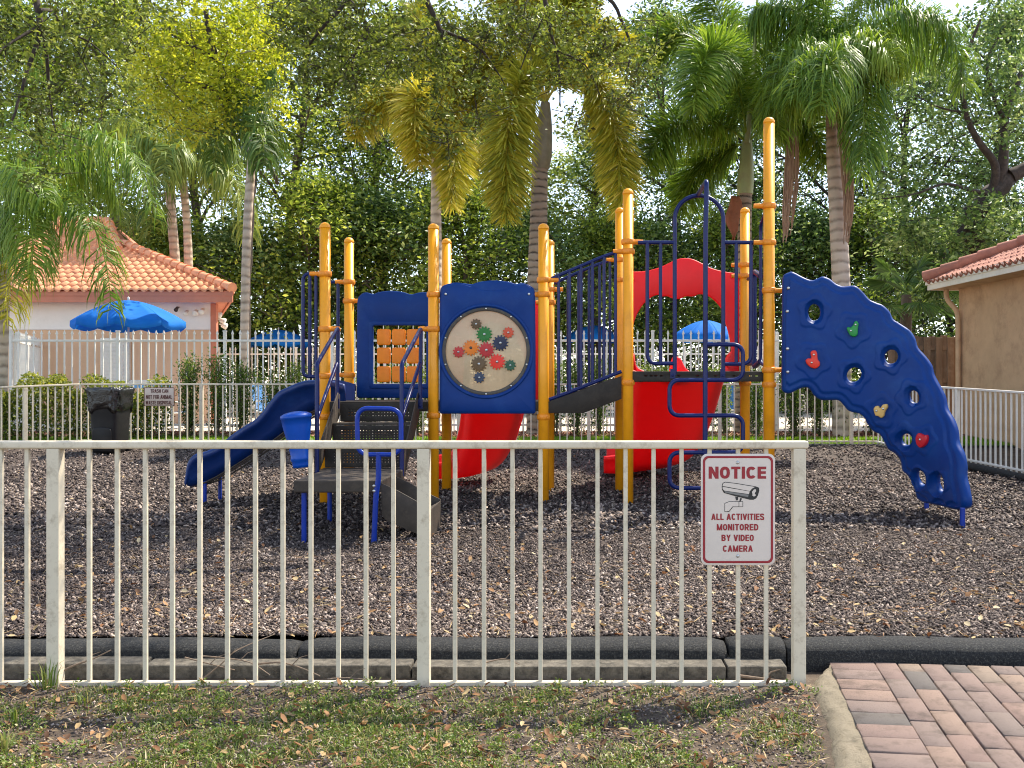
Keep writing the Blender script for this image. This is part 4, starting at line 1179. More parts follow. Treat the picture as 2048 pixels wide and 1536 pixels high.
def blue_slide():
    Zc, Zf = 11.13, 10.88
    rows = [(690, 812, 40), (660, 812, 48), (640, 813, 50), (622, 818, 55), (600, 834, 62), (580, 849, 58), (560, 864, 50), (540, 879, 46), (515, 896, 47), (490, 912, 46), (460, 931, 42), (430, 949, 47), (410, 959, 50), (390, 967, 38), (374, 972, 8)]
    st = [(X_(px, Zf), Zc, z_(b, Zf), .25, h * Zf / F, h * Zf / F) for px, b, h in rows]
    s = slide('slide', M['slideblue'], st); s['label'] = 'dark blue wavy slide on the left side'
    for k in range(3):
        m = MB(); m.tube([(X_(px, Zf), Zc - .22 + .035 * k, z_(b + 3 + 5.5 * k * min(1, max(0, (px - 385) / 60)), Zf) - .014) for px, b, h in rows[2:-1]], .009, 8); m.build('underside_rib', M['step'], s)
    m = MB(); Z = 10.93; m.tube([P(410, 962, Z), (X_(410, Z), Z, -.1)], .02, 12); m.build('leg', M['bluetube2'], s)
    m = MB(); Z = 11.32; m.tube([P(440, 950, Z), (X_(440, Z), Z, -.1)], .02, 12); m.build('leg', M['bluetube2'], s)
    # entry cowl: rounded blue cheek behind the front post
    plate('entry_cheek', M['slideblue'], s, catmull([(600, 815), (612, 775), (640, 760), (668, 763), (684, 778), (688, 800), (686, 822), (640, 830)], 5), T=.04, b=.012, fmap=pxmap(11.55), s=.0056)
blue_slide()

def hood(x0, x1, top, bot, hump, Z, name_label, open_pts=None):
    w = x1 - x0
    prof = [(0, 1), (.14, 2), (.27, 9), (.36, 18), (.44, 26), (.51, 28), (.58, 26), (.66, 18), (.75, 8), (.87, 1), (1, -3)]
    c = catmull([(x0 + f * w, top - d * hump / 28) for f, d in prof], 5, False)
    body = np.concatenate([[(x0, bot), (x0, top + 40)], c, [(x1, top + 40), (x1, bot)]])
    h = np.concatenate([catmull(open_pts, 5, True)])
    p = plate('slide_hood', M['red'], play, body, [h], T=.07, b=.016, fmap=pxmap(Z), s=Z / F)
    return p
hood(1258, 1479, 544, 752, 28, ZB + .01, '', [(1266, 740), (1262, 690), (1268, 645), (1282, 615), (1300, 596), (1316, 589), (1325, 592), (1336, 592), (1346, 596), (1360, 597), (1372, 592), (1388, 592), (1398, 588), (1412, 589), (1428, 599), (1444, 618), (1452, 645), (1460, 675), (1463, 700), (1458, 716), (1451, 728), (1450, 742), (1360, 746)])
hood(902, 1079, 600, 806, 22, ZB + .01, '', [(930, 790), (926, 740), (932, 700), (948, 660), (975, 645), (990, 645), (1010, 652), (1032, 675), (1048, 710), (1056, 745), (1050, 790), (990, 796)])
# the pale slide lips seen through the arch
plate('slide_lip', M['red'], play, catmull([(1345, 748), (1348, 716), (1354, 713), (1362, 718), (1371, 735), (1383, 746), (1383, 752)], 4), T=.3, b=.02, fmap=pxmap(ZB + .25), s=.006)
plate('slide_lip', M['red'], play, catmull([(1256, 750), (1258, 722), (1268, 724), (1276, 735), (1288, 742), (1288, 750)], 4), T=.3, b=.02, fmap=pxmap(ZB + .25), s=.006)

# the twisting climbing wall
def climbing_wall():
    fz = lambda q: [(1520 + x / 2.794, 520 + y / 2.794) for x, y in q]
    top = fz([(122, 130), (126, 92), (150, 74), (185, 70), (240, 98), (295, 115), (345, 95), (385, 105), (425, 135), (470, 150), (530, 145), (570, 175), (610, 220), (650, 240), (690, 255), (725, 290), (745, 330), (790, 360), (840, 395), (870, 440), (885, 490), (930, 540), (965, 590), (978, 640), (1010, 700), (1040, 760), (1055, 830), (1090, 890), (1110, 950), (1118, 1020), (1145, 1080), (1158, 1150), (1157, 1205), (1172, 1275), (1182, 1335)])
    end = fz([(1184, 1368), (1176, 1384), (1158, 1391), (1116, 1390), (1040, 1370), (935, 1345), (900, 1322)])
    low = fz([(874, 1240), (845, 1195), (812, 1165), (800, 1110), (770, 1075), (730, 1050), (705, 1010), (680, 970), (640, 950), (605, 910), (590, 880), (560, 855), (500, 840), (470, 810), (440, 782), (400, 780), (340, 780), (300, 755), (280, 725), (250, 710), (200, 728), (160, 745), (130, 738), (118, 720)])
    out = np.concatenate([catmull(top, 3, False), np.array(end), catmull(low, 3, False)])
    cl = catmull([(1564, 662), (1630, 672), (1700, 702), (1760, 752), (1805, 815), (1845, 890), (1875, 950), (1902, 1014)], 60, False)
    seg = np.linalg.norm(np.diff(cl, axis=0), axis=1); tt = np.concatenate([[0], np.cumsum(seg)]) / seg.sum()
    tan = np.gradient(cl, axis=0); tan /= np.linalg.norm(tan, axis=1, keepdims=True)
    def depth(u, v):
        d = cl - np.array([u, v]); i = np.argmin((d ** 2).sum(1)); i0 = max(0, min(len(cl) - 2, i))
        # refine on the local tangent
        along = np.dot(np.array([u, v]) - cl[i], tan[i]); t = np.clip(tt[i] + along / seg.sum(), -.05, 1.08)
        off = (u - cl[i][0]) * tan[i][1] * 1 + (v - cl[i][1]) * -tan[i][0]
        hw = np.interp(t, [0, .3, .7, 1], [112, 100, 72, 48])
        s_ = max(0, t) ** 1.35
        return 10.5 - .78 * s_ - .50 * s_ * np.clip(off / hw, -1.3, 1.3)
    def base(u, v): return P(u, v, depth(u, v))
    def fmap(u, v, d):
        p = base(u, v); a = base(u + 2.5, v) - base(u - 2.5, v); b = base(u, v + 2.5) - base(u, v - 2.5)
        n = a.cross(b).normalized()
        if n.y < 0: n = -n
        return p + n * (d - .075)
    z2 = lambda x, y: (1520 + x / 2.794, 520 + y / 2.794)
    holes_d = [((302, 294), 13.5, 18, 0), ((738, 541), 15, 15.5, .3), ((527, 640), 17, 15, -.7), ((872, 765), 11, 15, -.5), ((832, 1000), 13.5, 13, .3), ((920, 1212), 12, 17, -.35), ((1032, 1243), 10.5, 19, -.2)]
    holes = [circ(*z2(*c), rx - 1.5, ry - 1.5, 28, rot) for c, rx, ry, rot in holes_d]
    flowers = [(z2(*c), 30 if i < 5 else 22) for i, (c, _, _, _) in enumerate(holes_d)] + [(z2(523, 390), 31), (z2(295, 557), 31), (z2(690, 838), 30), (z2(948, 1002), 24)]
    ofin = out
    def relief(u, v):
        r = 0.0
        for (c, R) in flowers:
            dx, dy = u - c[0], v - c[1]; a = math.atan2(dy, dx); d = math.hypot(dx, dy)
            edge = R * (1 + .13 * math.cos(5 * a + c[0])) + 3
            r = max(r, .009 * float(sstep(edge + 1.6, edge - 1.6, d)) - .004 * float(sstep(edge * .66 + 2, edge * .66 - 2, d)))
        dm = math.sqrt(np.min(((ofin - np.array([u, v])) ** 2).sum(1)))
        return r + .016 * float(sstep(13, 18, dm))
    w = plate('climbing_wall', M['bluep'], play, out, holes, T=.10, b=.034, fmap=fmap, s=.0052, grid=2.3, relief=relief)
    w['label'] = 'curved blue climbing wall with coloured hand holds'
    for y in (578, 624, 698, 744): m = MB(); bolt(m, fmap(1573, y, -.02), .017, .012); m.build('bolt', M['bolt'], w)
    for (u, v, y0, Z) in ((1925, 1016, 1048, 9.2), (1853, 996, 1016, 10.2)):
        m = MB(); m.tube([P(u, v, Z), (X_(u, Z), Z, mulch_h(Z) - .12)], .024, 12); m.build('leg', M['bluetube2'], w)
    for (y0) in (581, 740):
        m = MB(); m.tube([P(1552, y0, ZA - .02), P(1568, y0, ZA - .02)], .013, 10); m.build('bracket', M['dark'], w)
    def hold(pts, mat, bolts):
        c = catmull([z2(*p) for p in pts], 5)
        fm = lambda u, v, d: fmap(u, v, d - .062)
        h = plate('hand_hold', M[mat], w, c, T=.068, b=.012, fmap=fm, s=.005)
        for b in bolts: m = MB(); bolt(m, fmap(*z2(*b), -.066), .011, .005); m.build('bolt', M['bolt'], w)
    hold([(487, 385), (497, 378), (510, 380), (524, 365), (532, 348), (545, 346), (553, 360), (550, 395), (548, 418), (535, 430), (512, 428), (498, 412)], 'holdgreen', [(512, 398), (537, 366)])
    hold([(253, 562), (268, 552), (282, 548), (280, 520), (290, 508), (308, 508), (317, 525), (320, 555), (332, 572), (328, 592), (305, 606), (280, 600), (262, 585)], 'holdred', [(297, 530), (284, 574)])
    hold([(652, 828), (660, 812), (678, 810), (690, 822), (706, 804), (728, 802), (734, 818), (718, 842), (714, 862), (700, 872), (680, 862), (664, 858)], 'holdtan', [(672, 834), (712, 824)])
    hold([(916, 985), (930, 966), (948, 972), (962, 978), (980, 980), (984, 1002), (972, 1028), (948, 1042), (928, 1030), (918, 1010)], 'holdcrimson', [(948, 1000)])
climbing_wall()

# ------------------------------------------------------------------ signs, bin
def text(body, x0, x1, y0, y1, Z, mat, parent, bold=.2, name='lettering', wid=.60):
    """bold upright sans capitals drawn as strokes; bold = stroke width over letter height"""
    t = bold; quads = []      # each: list of polygons in letter space
    def bar(xa, ya, xb, yb, k=1.0):
        w = t * k / 2; return [(xa - w, ya), (xa + w, ya), (xb + w, yb), (xb - w, yb)]
    def hb(xa, xb, y): return [(xa, y - t * .44), (xb, y - t * .44), (xb, y + t * .44), (xa, y + t * .44)]
    def rib(pts, closed=False):
        p = np.array(pts, float); n = len(p); out = []
        for i in range(n):
            a = p[i - 1] if (i or closed) else p[i]; b = p[(i + 1) % n] if (i < n - 1 or closed) else p[i]
            d = b - a; d = d / (np.linalg.norm(d) + 1e-9); nr = np.array([-d[1], d[0]]) * t / 2; out.append((p[i] + nr, p[i] - nr))
        return [[tuple(out[i][0]), tuple(out[(i + 1) % n][0]), tuple(out[(i + 1) % n][1]), tuple(out[i][1])] for i in range(n if closed else n - 1)]
    def arc(cx, cy, rx, ry, a0, a1, n=14, e=.8):
        o = []
        for k in range(n + 1):
            a = math.radians(a0 + (a1 - a0) * k / n); c, q = math.cos(a), math.sin(a)
            o.append((cx + rx * math.copysign(abs(c) ** e, c), cy + ry * math.copysign(abs(q) ** e, q)))
        return o
    def bowl(l, r, ya, yb):
        rad = min((yb - ya) / 2, (r - l) * .7); m = (ya + yb) / 2
        return [(l, yb)] + arc(r - rad, yb - rad, rad, rad, 90, 0, 6, 1) + arc(r - rad, ya + rad, rad, rad, 0, -90, 6, 1) + [(l, ya)]
    def glyph(ch):
        a = {'I': t, 'M': wid * 1.28, 'W': wid * 1.42, 'A': wid * 1.1, 'V': wid * 1.08, 'Y': wid * 1.06, 'E': wid * .88, 'L': wid * .84, 'F': wid * .84, 'T': wid * .95}.get(ch, wid * 1.02)
        h = t / 2; l, r, b, u = h, a - h, t * .44, 1 - t * .44; c = a / 2
        if ch == 'I': g = [bar(c, 0, c, 1)]
        elif ch == 'N': g = [bar(l, 0, l, 1), bar(r, 0, r, 1), bar(l, 1, r, 0, 1.05)]
        elif ch == 'O': g = rib(arc(c, .5, c - h, .5 - h, 0, 342, 19), True)
        elif ch == 'C': g = rib(arc(c, .5, c - h, .5 - h, 38, 322, 20))
        elif ch == 'D': g = [bar(l, 0, l, 1)] + rib(bowl(l, r, b, u))
        elif ch == 'T': g = [hb(0, a, u), bar(c, 0, c, 1 - t * .5)]
        elif ch == 'E': g = [bar(l, 0, l, 1), hb(l, a, u), hb(l, a * .95, .51), hb(l, a, b)]
        elif ch == 'F': g = [bar(l, 0, l, 1), hb(l, a, u), hb(l, a * .92, .5)]
        elif ch == 'L': g = [bar(l, 0, l, 1), hb(l, a, b)]
        elif ch == 'H': g = [bar(l, 0, l, 1), bar(r, 0, r, 1), hb(l, r, .52)]
        elif ch == 'A': g = [bar(h, 0, c, 1, 1.05), bar(a - h, 0, c, 1, 1.05), hb(a * .26, a * .74, .30)]
        elif ch == 'V': g = [bar(h, 1, c, 0, 1.05), bar(a - h, 1, c, 0, 1.05)]
        elif ch == 'Y': g = [bar(h, 1, c, .42, 1.05), bar(a - h, 1, c, .42, 1.05), bar(c, 0, c, .44)]
        elif ch == 'M': g = [bar(l, 0, l, 1), bar(r, 0, r, 1), bar(l, 1, c, 0, .95), bar(r, 1, c, 0, .95)]
        elif ch == 'W': g = [bar(h, 1, a * .27, 0), bar(a * .27, 0, c, 1), bar(c, 1, a * .73, 0), bar(a * .73, 0, a - h, 1)]
        elif ch == 'P': g = [bar(l, 0, l, 1)] + rib(bowl(l, r, .42, u))
        elif ch == 'R': g = [bar(l, 0, l, 1)] + rib(bowl(l, r, .44, u)) + [bar(r, 0, c, .47)]
        elif ch == 'B': g = [bar(l, 0, l, 1)] + rib(bowl(l, r * .96, .52, u)) + rib(bowl(l, r, b, .52))
        elif ch == 'S': g = rib(catmull([(r, .73), (r * .93, .86), (c, u), (l * 1.15, .87), (l, .73), (l * 1.3, .6), (c, .51), (r * .93, .40), (r, .27), (r * .92, .13), (c, b), (l * 1.1, .14), (l, .28)], 3, False))
        else: g = []
        return a, g
    polys = []; x = 0.0
    for ch in body:
        if ch == ' ': x += wid * .55; continue
        a, g = glyph(ch); polys += [[(x + u, v) for u, v in q] for q in g]; x += a + t * .42
    Wd = x - t * .42; m = MB()
    for i, q in enumerate(polys):
        m.add([P(x0 + (x1 - x0) * u / Wd, y1 + (y0 - y1) * v, Z) + Vector((0, -.00002 * (i % 24), 0)) for u, v in q], [tuple(range(len(q)))])
    return m.build(name, mat, parent, recalc=False)

def poly_mark(name, pts, Z, mat, parent, holes=()):
    m = MB()
    if holes:
        return plate(name, mat, parent, np.array(pts, float), holes, T=.0006, b=.0001, fmap=pxmap(Z), s=Z / F)
    m.add([P(u, v, Z) for u, v in pts], [tuple(range(len(pts)))])
    return m.build(name, mat, parent)

def notice_sign():
    Z = 4.572
    t = thing('notice_sign', 'white and dark red NOTICE video camera sign bolted to the front picket fence', 'sign', P(1476, 1130, Z))
    plate('sign_plate', M['signface'], t, rrect(1401.8, 1550.2, 907.5, 1130.5, 13, 8), T=.003, b=.0008, fmap=pxmap(Z), s=Z / F)
    poly_mark('border_line', rrect(1405.8, 1546.2, 911.8, 1126.3, 11, 8), Z - .0012, M['signred'], t, [rrect(1410.2, 1541.8, 916.2, 1121.8, 8.5, 8)])
    zt = Z - .0012
    text('NOTICE', 1417.3, 1532.4, 933.2, 957.4, zt, M['signred'], t, .245, wid=.74)
    text('ALL ACTIVITIES', 1422.5, 1528.5, 1027.2, 1040, zt, M['signred'], t, .215, wid=.64)
    text('MONITORED', 1433.5, 1516.8, 1048, 1060.8, zt, M['signred'], t, .215, wid=.64)
    text('BY VIDEO', 1443, 1507.7, 1069.4, 1082, zt, M['signred'], t, .215, wid=.64)
    text('CAMERA', 1445.7, 1505.6, 1090.8, 1103.5, zt, M['signred'], t, .215, wid=.64)
    g = lambda q: [(1190 + x / 3.84, 740 + y / 3.84) for x, y in q]
    # camera pictogram: black shapes with the plate colour showing as the lit casing
    blk = poly_mark('camera_pictogram', g([(974, 890), (980, 868), (1000, 859), (1080, 868), (1236, 894), (1260, 904), (1262, 925), (1252, 962), (1238, 986), (1215, 997), (1188, 996), (1080, 970), (990, 944), (976, 920)]), zt, M['signblack'], t)
    poly_mark('casing_top', g([(979, 892), (985, 872), (1001, 864), (1078, 873), (1228, 898), (1204, 912), (1190, 930), (1000, 894)]), zt - .0006, M['signface'], blk)
    poly_mark('casing_side', g([(980, 897), (1188, 933), (1182, 953), (992, 926), (980, 912)]), zt - .0006, M['signface'], blk)
    poly_mark('casing_shade', g([(996, 930), (1180, 957), (1176, 976), (1000, 942)]), zt - .0006, M['signgrey'], blk)
    poly_mark('lens', g([(1206, 935), (1220, 918), (1234, 916), (1238, 930), (1226, 946), (1236, 962), (1222, 972), (1206, 962)]), zt - .0006, M['signface'], blk)
    poly_mark('lens_dot', g([(1200, 946), (1208, 944), (1210, 958), (1202, 962)]), zt - .0009, M['signblack'], blk)
    br = poly_mark('bracket_outline', g([(995, 1023), (1030, 1008), (1137, 1008), (1137, 1052), (1060, 1052), (1030, 1090), (995, 1090)]), zt, M['signblack'], t)
    poly_mark('bracket_fill', g([(999, 1026), (1032, 1012), (1103, 1012), (1103, 1048), (1056, 1048), (1028, 1084), (999, 1086)]), zt - .0006, M['signface'], br)
    poly_mark('bracket_fill', g([(1108, 1012), (1133, 1012), (1133, 1048), (1108, 1048)]), zt - .0006, M['signface'], br)
    poly_mark('stem', g([(1076, 972), (1100, 976), (1098, 1000), (1084, 1002)]), zt, M['signblack'], t)
    poly_mark('stem', g([(1114, 984), (1130, 986), (1118, 1010), (1108, 1010)]), zt, M['signblack'], t)
    for y in (925, 1112): m = MB(); bolt(m, P(1475.5, y, Z), .008, .004); m.build('bolt', M['metal'], t)
    m = MB(); m.box(X_(1470, 4.6), X_(1481, 4.6), 4.576, 4.592, z_(1115, 4.6), z_(920, 4.6)); m.build('backing_strip', M['metal'], t)
notice_sign()

def trash_sign():
    Z = 17.30
    t = thing('bin_sign', 'small tan sign about trash and animal waste on the far fence beside the bin', 'sign', P(318, 812, Z))
    plate('sign_plate', M['signbrown'], t, rrect(288, 348.6, 774.8, 812.5, 1.5, 3), T=.012, b=.002, fmap=pxmap(Z), s=Z / F)
    plate('sign_face', M['signtan'], t, rrect(289.3, 347.3, 776.1, 811.2, 1.2, 3), T=.006, b=.001, fmap=pxmap(Z - .006), s=Z / F)
    zt = Z - .010
    text('TRASH CAN', 301, 336.5, 778.3, 785.5, zt, M['signbrown'], t, .18)
    text('NOT FOR ANIMAL', 292, 344, 790, 797.6, zt, M['signbrown'], t, .18)
    text('WASTE DISPOSAL', 291.3, 343.8, 801.8, 809, zt, M['signbrown'], t, .18)
trash_sign()

def trash_bin():
    Z = 16.1; cx = X_(221, Z); z0 = .15
    t = thing('wheeled_bin', 'black wheeled bin with a bin bag over its rim by the far fence', 'bin', (cx, Z, z0))
    def ring(w, d, z, n=32, e=.35, yo=0.0, jit=0.0):
        out = []; w *= .82
        for k in range(n):
            a = 2 * math.pi * k / n; c, s = math.cos(a), math.sin(a)
            out.append((cx + math.copysign(abs(c) ** e, c) * w / 2 + random.uniform(-jit, jit), Z + yo + math.copysign(abs(s) ** e, s) * d / 2 + random.uniform(-jit, jit), z + random.uniform(-jit, jit)))
        return out
    def loft(rings):
        m = MB(); n = len(rings[0]); V = [v for r in rings for v in r]
        Fs = [(i * n + k, i * n + (k + 1) % n, (i + 1) * n + (k + 1) % n, (i + 1) * n + k) for i in range(len(rings) - 1) for k in range(n)]
        Fs += [tuple(range(n))[::-1], tuple(range((len(rings) - 1) * n, len(rings) * n))]
        m.add(V, Fs, True); return m
    loft([ring(.46, .5, z0 + .03), ring(.49, .53, z0 + .06), ring(.52, .57, z0 + .45), ring(.56, .6, z0 + .74), ring(.565, .61, z0 + .76), ring(.60, .64, z0 + .78), ring(.60, .64, z0 + .83), ring(.62, .66, z0 + 1.03)]).build('body', M['bin'], t)
    rs = []
    for z, w in ((.72, .60), (.76, .625), (.80, .63), (.84, .64), (.88, .645), (.92, .65), (.96, .66), (1.0, .675), (1.03, .69), (1.055, .67), (1.06, .6), (1.03, .5)):
        rs.append([(x, y, zz + (.05 * math.sin(k * .55) - .02 if z < .78 else 0) + .014 * math.sin(k * 2.3 + z * 40)) for k, (x, y, zz) in enumerate(ring(w, w + .03, z0 + z, 64, .42, 0, .013))])
    loft(rs).build('bin_bag', M['bag'], t)
    m = MB(); fm = None
    arch = [(-.15, .05), (-.15, .38), (-.12, .42), (0, .435), (.12, .42), (.15, .38), (.15, .05)]
    f2 = lambda u, v, d: Vector((cx + u, Z - .268 - .035 * (v - .05) / .4 + d - .016, z0 + v))
    plate('front_bulge', M['bin'], t, np.concatenate([[arch[0]], catmull(arch[1:-1], 4, False), [arch[-1]]]), T=.03, b=.012, fmap=f2, s=1.0)
    for sx in (-1, 1):
        m = MB(); m.lathe([(.001, -.03), (.09, -.03), (.11, -.02), (.11, .02), (.09, .03), (.001, .03)], (cx + sx * .2, Z + .24, z0 + .10), 20, M=Matrix.Rotation(math.pi / 2, 4, 'Y')); m.build('wheel', M['bin'], t)
trash_bin()

# ------------------------------------------------------------------ buildings
def roof_tiles(m, O, U, Vv, W, L, inside, tw=.20, th=.34, amp=.046):
    O = Vector(O); U = Vector(U).normalized(); Vv = Vector(Vv).normalized(); N = U.cross(Vv).normalized()
    seg = 8
    s = np.linspace(0, 1, seg + 1)
    h = amp * np.where(s < .62, np.sin(s / .62 * math.pi), -.45 * np.sin((s - .62) / .38 * math.pi))
    for j in range(int(L / th) + 1):
        for i in range(int(W / tw) + 1):
            if not inside((i + .5) * tw, (j + .4) * th): continue
            dz = random.uniform(-.004, .004); du = random.uniform(-.006, .006); dv = random.uniform(-.012, .012)
            b = []
            for k in range(seg + 1):
                u = (i + s[k]) * tw + du
                lo = O + U * u + Vv * (j * th - .03 + dv) + N * (h[k] + .045 + dz)
                hi = O + U * u + Vv * ((j + 1) * th + .02) + N * (h[k] + .008)
                lip = lo - N * .04
                b.append((lip, lo, hi))
            vs = [p for q in b for p in q]
            fs = []
            for k in range(seg):
                a = k * 3; c = a + 3
                fs.append((a + 1, c + 1, c + 2, a + 2)); fs.append((a, c, c + 1, a + 1))
            m.add(vs, fs, True)
def ridge_caps(m, a, b, r=.12, step=.36):
    a = Vector(a); b = Vector(b); n = max(1, int((b - a).length / step))
    for k in range(n):
        p = a.lerp(b, k / n); q = a.lerp(b, min(1, (k + 1.12) / n)); j = random.uniform(-.006, .006)
        m.tube([p + Vector((0, 0, j + .012)), q + Vector((0, 0, j - .012))], [r, r * .84], 12)

def pool_house():
    t = thing('pool_house', 'white and peach pool house with a terracotta tiled hip roof behind the blue umbrella', 'building', (-14, 26, .25))
    xr = -8.64; xl = -26.0; zf = 24.0; zb = 30.0
    sk = -.40
    def prism(m, x0, x1, y0, y1, z0, z1):
        vs = [(x + sk * (y - zf) * (x > -20), y, z) for z in (z0, z1) for y in (y0, y1) for x in (x0, x1)]
        m.add(vs, [(0, 2, 3, 1), (4, 5, 7, 6), (0, 1, 5, 4), (2, 6, 7, 3), (0, 4, 6, 2), (1, 3, 7, 5)])
    m = MB(); prism(m, xl, xr, zf, zb, .2, 2.57); w = m.build('wall', M['peach'], t)
    m = MB(); prism(m, xl, xr + .02, zf - .03, zb + .02, 2.574, 3.42); m.build('upper_wall', M['whitewall'], t)
    m = MB(); m.box(xr - .09, xr + .05, zf - .06, zf + .09, .2, 3.2); m.build('corner_trim', M['fascia'], t, bevel=.01)
    ez = 3.43; ey = 23.35; ex = -8.0
    m = MB(); m.box(xl, ex, ey, ey + .05, ez - .25, ez - .02); prism(m, ex - .32, ex - .27, ey + .051, 30.6, ez - .25, ez - .02); m.box(xl, ex + .02, ey - .02, ey + .0, ez - .10, ez + .0); prism(m, xl, ex - .33, ey + .052, 30.5, ez - .2, ez - .17)
    m.build('fascia', M['fascia'], t)
    ry, rz = 27.0, 5.0; rx = -12.2
    A = Vector((xl, ey - .03, ez)); U = Vector((1, 0, 0)); V = Vector((0, ry - ey, rz - ez)); L = V.length
    wid = ex - xl
    hip = lambda u, v: u < wid + .04 - (ex - rx) * v / L and v < L
    m = MB(); m.add([(xl, ey, ez), (ex, ey, ez), (rx, ry, rz), (xl, ry, rz), (ex - 2.85, 30.5, ez), (xl, 30.5, ez)], [(0, 1, 2, 3), (1, 4, 2), (4, 5, 3, 2)])
    m.build('roof_deck', M['tile'], t)
    m = MB(); roof_tiles(m, A + Vector((0, 0, .0)), U, V, wid, L, hip)
    roof_tiles(m, (ex + .03, ey, ez), (-.4, 1, 0), (rx - ex + 1.2, .5, rz - ez), 7.3, 3.2, lambda u, v: u > v * .86 + .2 and u < 7.3 - v * .86)
    ridge_caps(m, (ex, ey, ez + .07), (rx, ry, rz + .08)); ridge_caps(m, (xl, ry, rz + .08), (rx, ry, rz + .08))
    # raised upper roof
    b0 = Vector((X_(70, 26.4), 26.4, 4.76)); b1 = Vector((X_(238, 26.4), 26.4, 4.76)); t0 = Vector((X_(118, 28.2), 28.2, 5.84)); t1 = Vector((X_(217, 28.2), 28.2, 5.84))
    V2 = Vector((0, 1.8, 1.08)); L2 = V2.length; W2 = b1.x - b0.x
    ins = lambda u, v: v < L2 and u > (t0.x - b0.x) * v / L2 and u < W2 + (t1.x - b1.x) * v / L2
    roof_tiles(m, b0, (1, 0, 0), V2, W2, L2, ins)
    ridge_caps(m, t0 + Vector((0, 0, .05)), t1 + Vector((0, 0, .05))); ridge_caps(m, b1 + Vector((0, 0, .03)), t1 + Vector((0, 0, .05))); ridge_caps(m, b0 + Vector((0, 0, .03)), t0 + Vector((0, 0, .05)))
    m.build('roof_tiles', M['tile'], t)
    m = MB(); m.add([tuple(b0), tuple(b1), tuple(t1), tuple(t0), (b1.x, 30, 4.6), (t1.x, 28.6, 5.8), (b0.x, 30, 4.6), (t0.x, 28.6, 5.8)], [(0, 1, 2, 3), (1, 4, 5, 2), (4, 6, 7, 5), (6, 0, 3, 7), (2, 5, 7, 3)])
    m.build('upper_roof', M['fascia'], t)
    m = MB(); m.tube([P(41, 562, 24.1), P(41, 545, 24.1)], .05, 10); m.build('vent_pipe', M['fascia'], t)
    d = MB(); x0, x1 = X_(203, zf), X_(262, zf); d.box(x0, x1, zf - .07, zf - .01, .3, z_(676, zf)); dd = d.build('louvred_door', M['whitetrim'], t, bevel=.01)
    m = MB()
    for k in range(20):
        z = .45 + k * .095; m.box(x0 + .1, x1 - .16, zf - .095, zf - .072, z, z + .06)
    m.build('louvre', M['whitetrim'], dd)
    for (px, py, r) in ((353, 618, .05), (372, 626, .06), (391, 625, .075), (404, 622, .07)):
        m = MB(); c = P(px, py, zf - .18); m.lathe([(.001, -.07), (r * .6, -.07), (r, .05), (r * .9, .06), (.001, .05)], c, 14, M=Matrix.Rotation(2.2, 4, 'X')); m.tube([c, c + Vector((0, .16, .06))], .015, 8); m.build('security_light', M['whitetrim'] if px != 353 else M['dark'], t)
    for (px, py) in ((438, 630), (446, 642), (449, 652)):
        m = MB(); c = P(px, py, zf + .3); m.lathe([(.001, -.08), (.05, -.07), (.08, .05), (.001, .06)], c, 14, M=Matrix.Rotation(1.9, 4, 'Y')); m.tube([c, c + Vector((-.12, 0, .05))], .02, 8); m.build('security_light', M['whitetrim'], t)
pool_house()

def tan_building():
    t = thing('tan_building', 'tan stucco building with a red tiled roof and white fascia at the right edge', 'building', (7.6, 17, .15))
    d = Vector((.0797, -.9968, 0)); n = Vector((.9968, .0797, 0))
    c = Vector((7.41, 19.3, 0)); e = Vector((6.86, 19.45, 0)); Lw = 11.0
    def q(o, a, b, z): p = o + d * a + n * b; return (p.x, p.y, z)
    def hexa(m, o, a0, a1, b0, b1, z0, z1):
        vs = [q(o, a, b, z) for z in (z0, z1) for b in (b0, b1) for a in (a0, a1)]
        m.add(vs, [(0, 2, 3, 1), (4, 5, 7, 6), (0, 1, 5, 4), (2, 6, 7, 3), (0, 4, 6, 2), (1, 3, 7, 5)])
    m = MB(); hexa(m, c, 0, Lw, 0, 8, -.2, 3.14); m.build('wall', M['stucco'], t)
    ez = 3.29
    m = MB(); hexa(m, e, -.02, Lw, 0, .03, ez - .2, ez - .02); hexa(m, e, -.02, .01, .03, 8, ez - .2, ez - .02); hexa(m, e, -.05, Lw, -.03, .0, ez - .10, ez - .01); m.build('fascia', M['whitetrim'], t, bevel=.004)
    m = MB(); hexa(m, e, .01, Lw, .03, .62, ez - .19, ez - .165); m.build('soffit', M['stucco'], t)
    sl = .42; run = 4.2
    A = Vector(q(e, -.05, -.05, ez)); top = Vector(q(e, run, run, ez + run * sl)); 
    m = MB(); m.add([q(e, 0, 0, ez), q(e, Lw, 0, ez), q(e, Lw, run, ez + run * sl), q(e, run, run, ez + run * sl), q(e, 0, 8.4, ez)], [(0, 1, 2, 3), (0, 3, 4)])
    m.build('roof_deck', M['tile2'], t)
    V = n * 1 + Vector((0, 0, sl)); Lv = run * V.length
    m = MB(); roof_tiles(m, A + d * 10.9, -d, V, 10.9, Lv, lambda u, v: (10.9 - u) > v / V.length - .1, tw=.19)
    ridge_caps(m, A + Vector((0, 0, .06)), top + Vector((0, 0, .06)), .11)
    m.build('roof_tiles', M['tile2'], t)
    z = 3.09
    pts = [q(e, .2, .28, z), q(e, .2, .28, z - .18), q(c, .12, -.09, z - .42), q(c, .12, -.075, z - .6), q(c, .12, -.075, .1)]
    m = MB(); m.tube(fillet([Vector(p) for p in pts], .12, 5), .048, 12); m.build('downspout', M['stucco'], t)
tan_building()

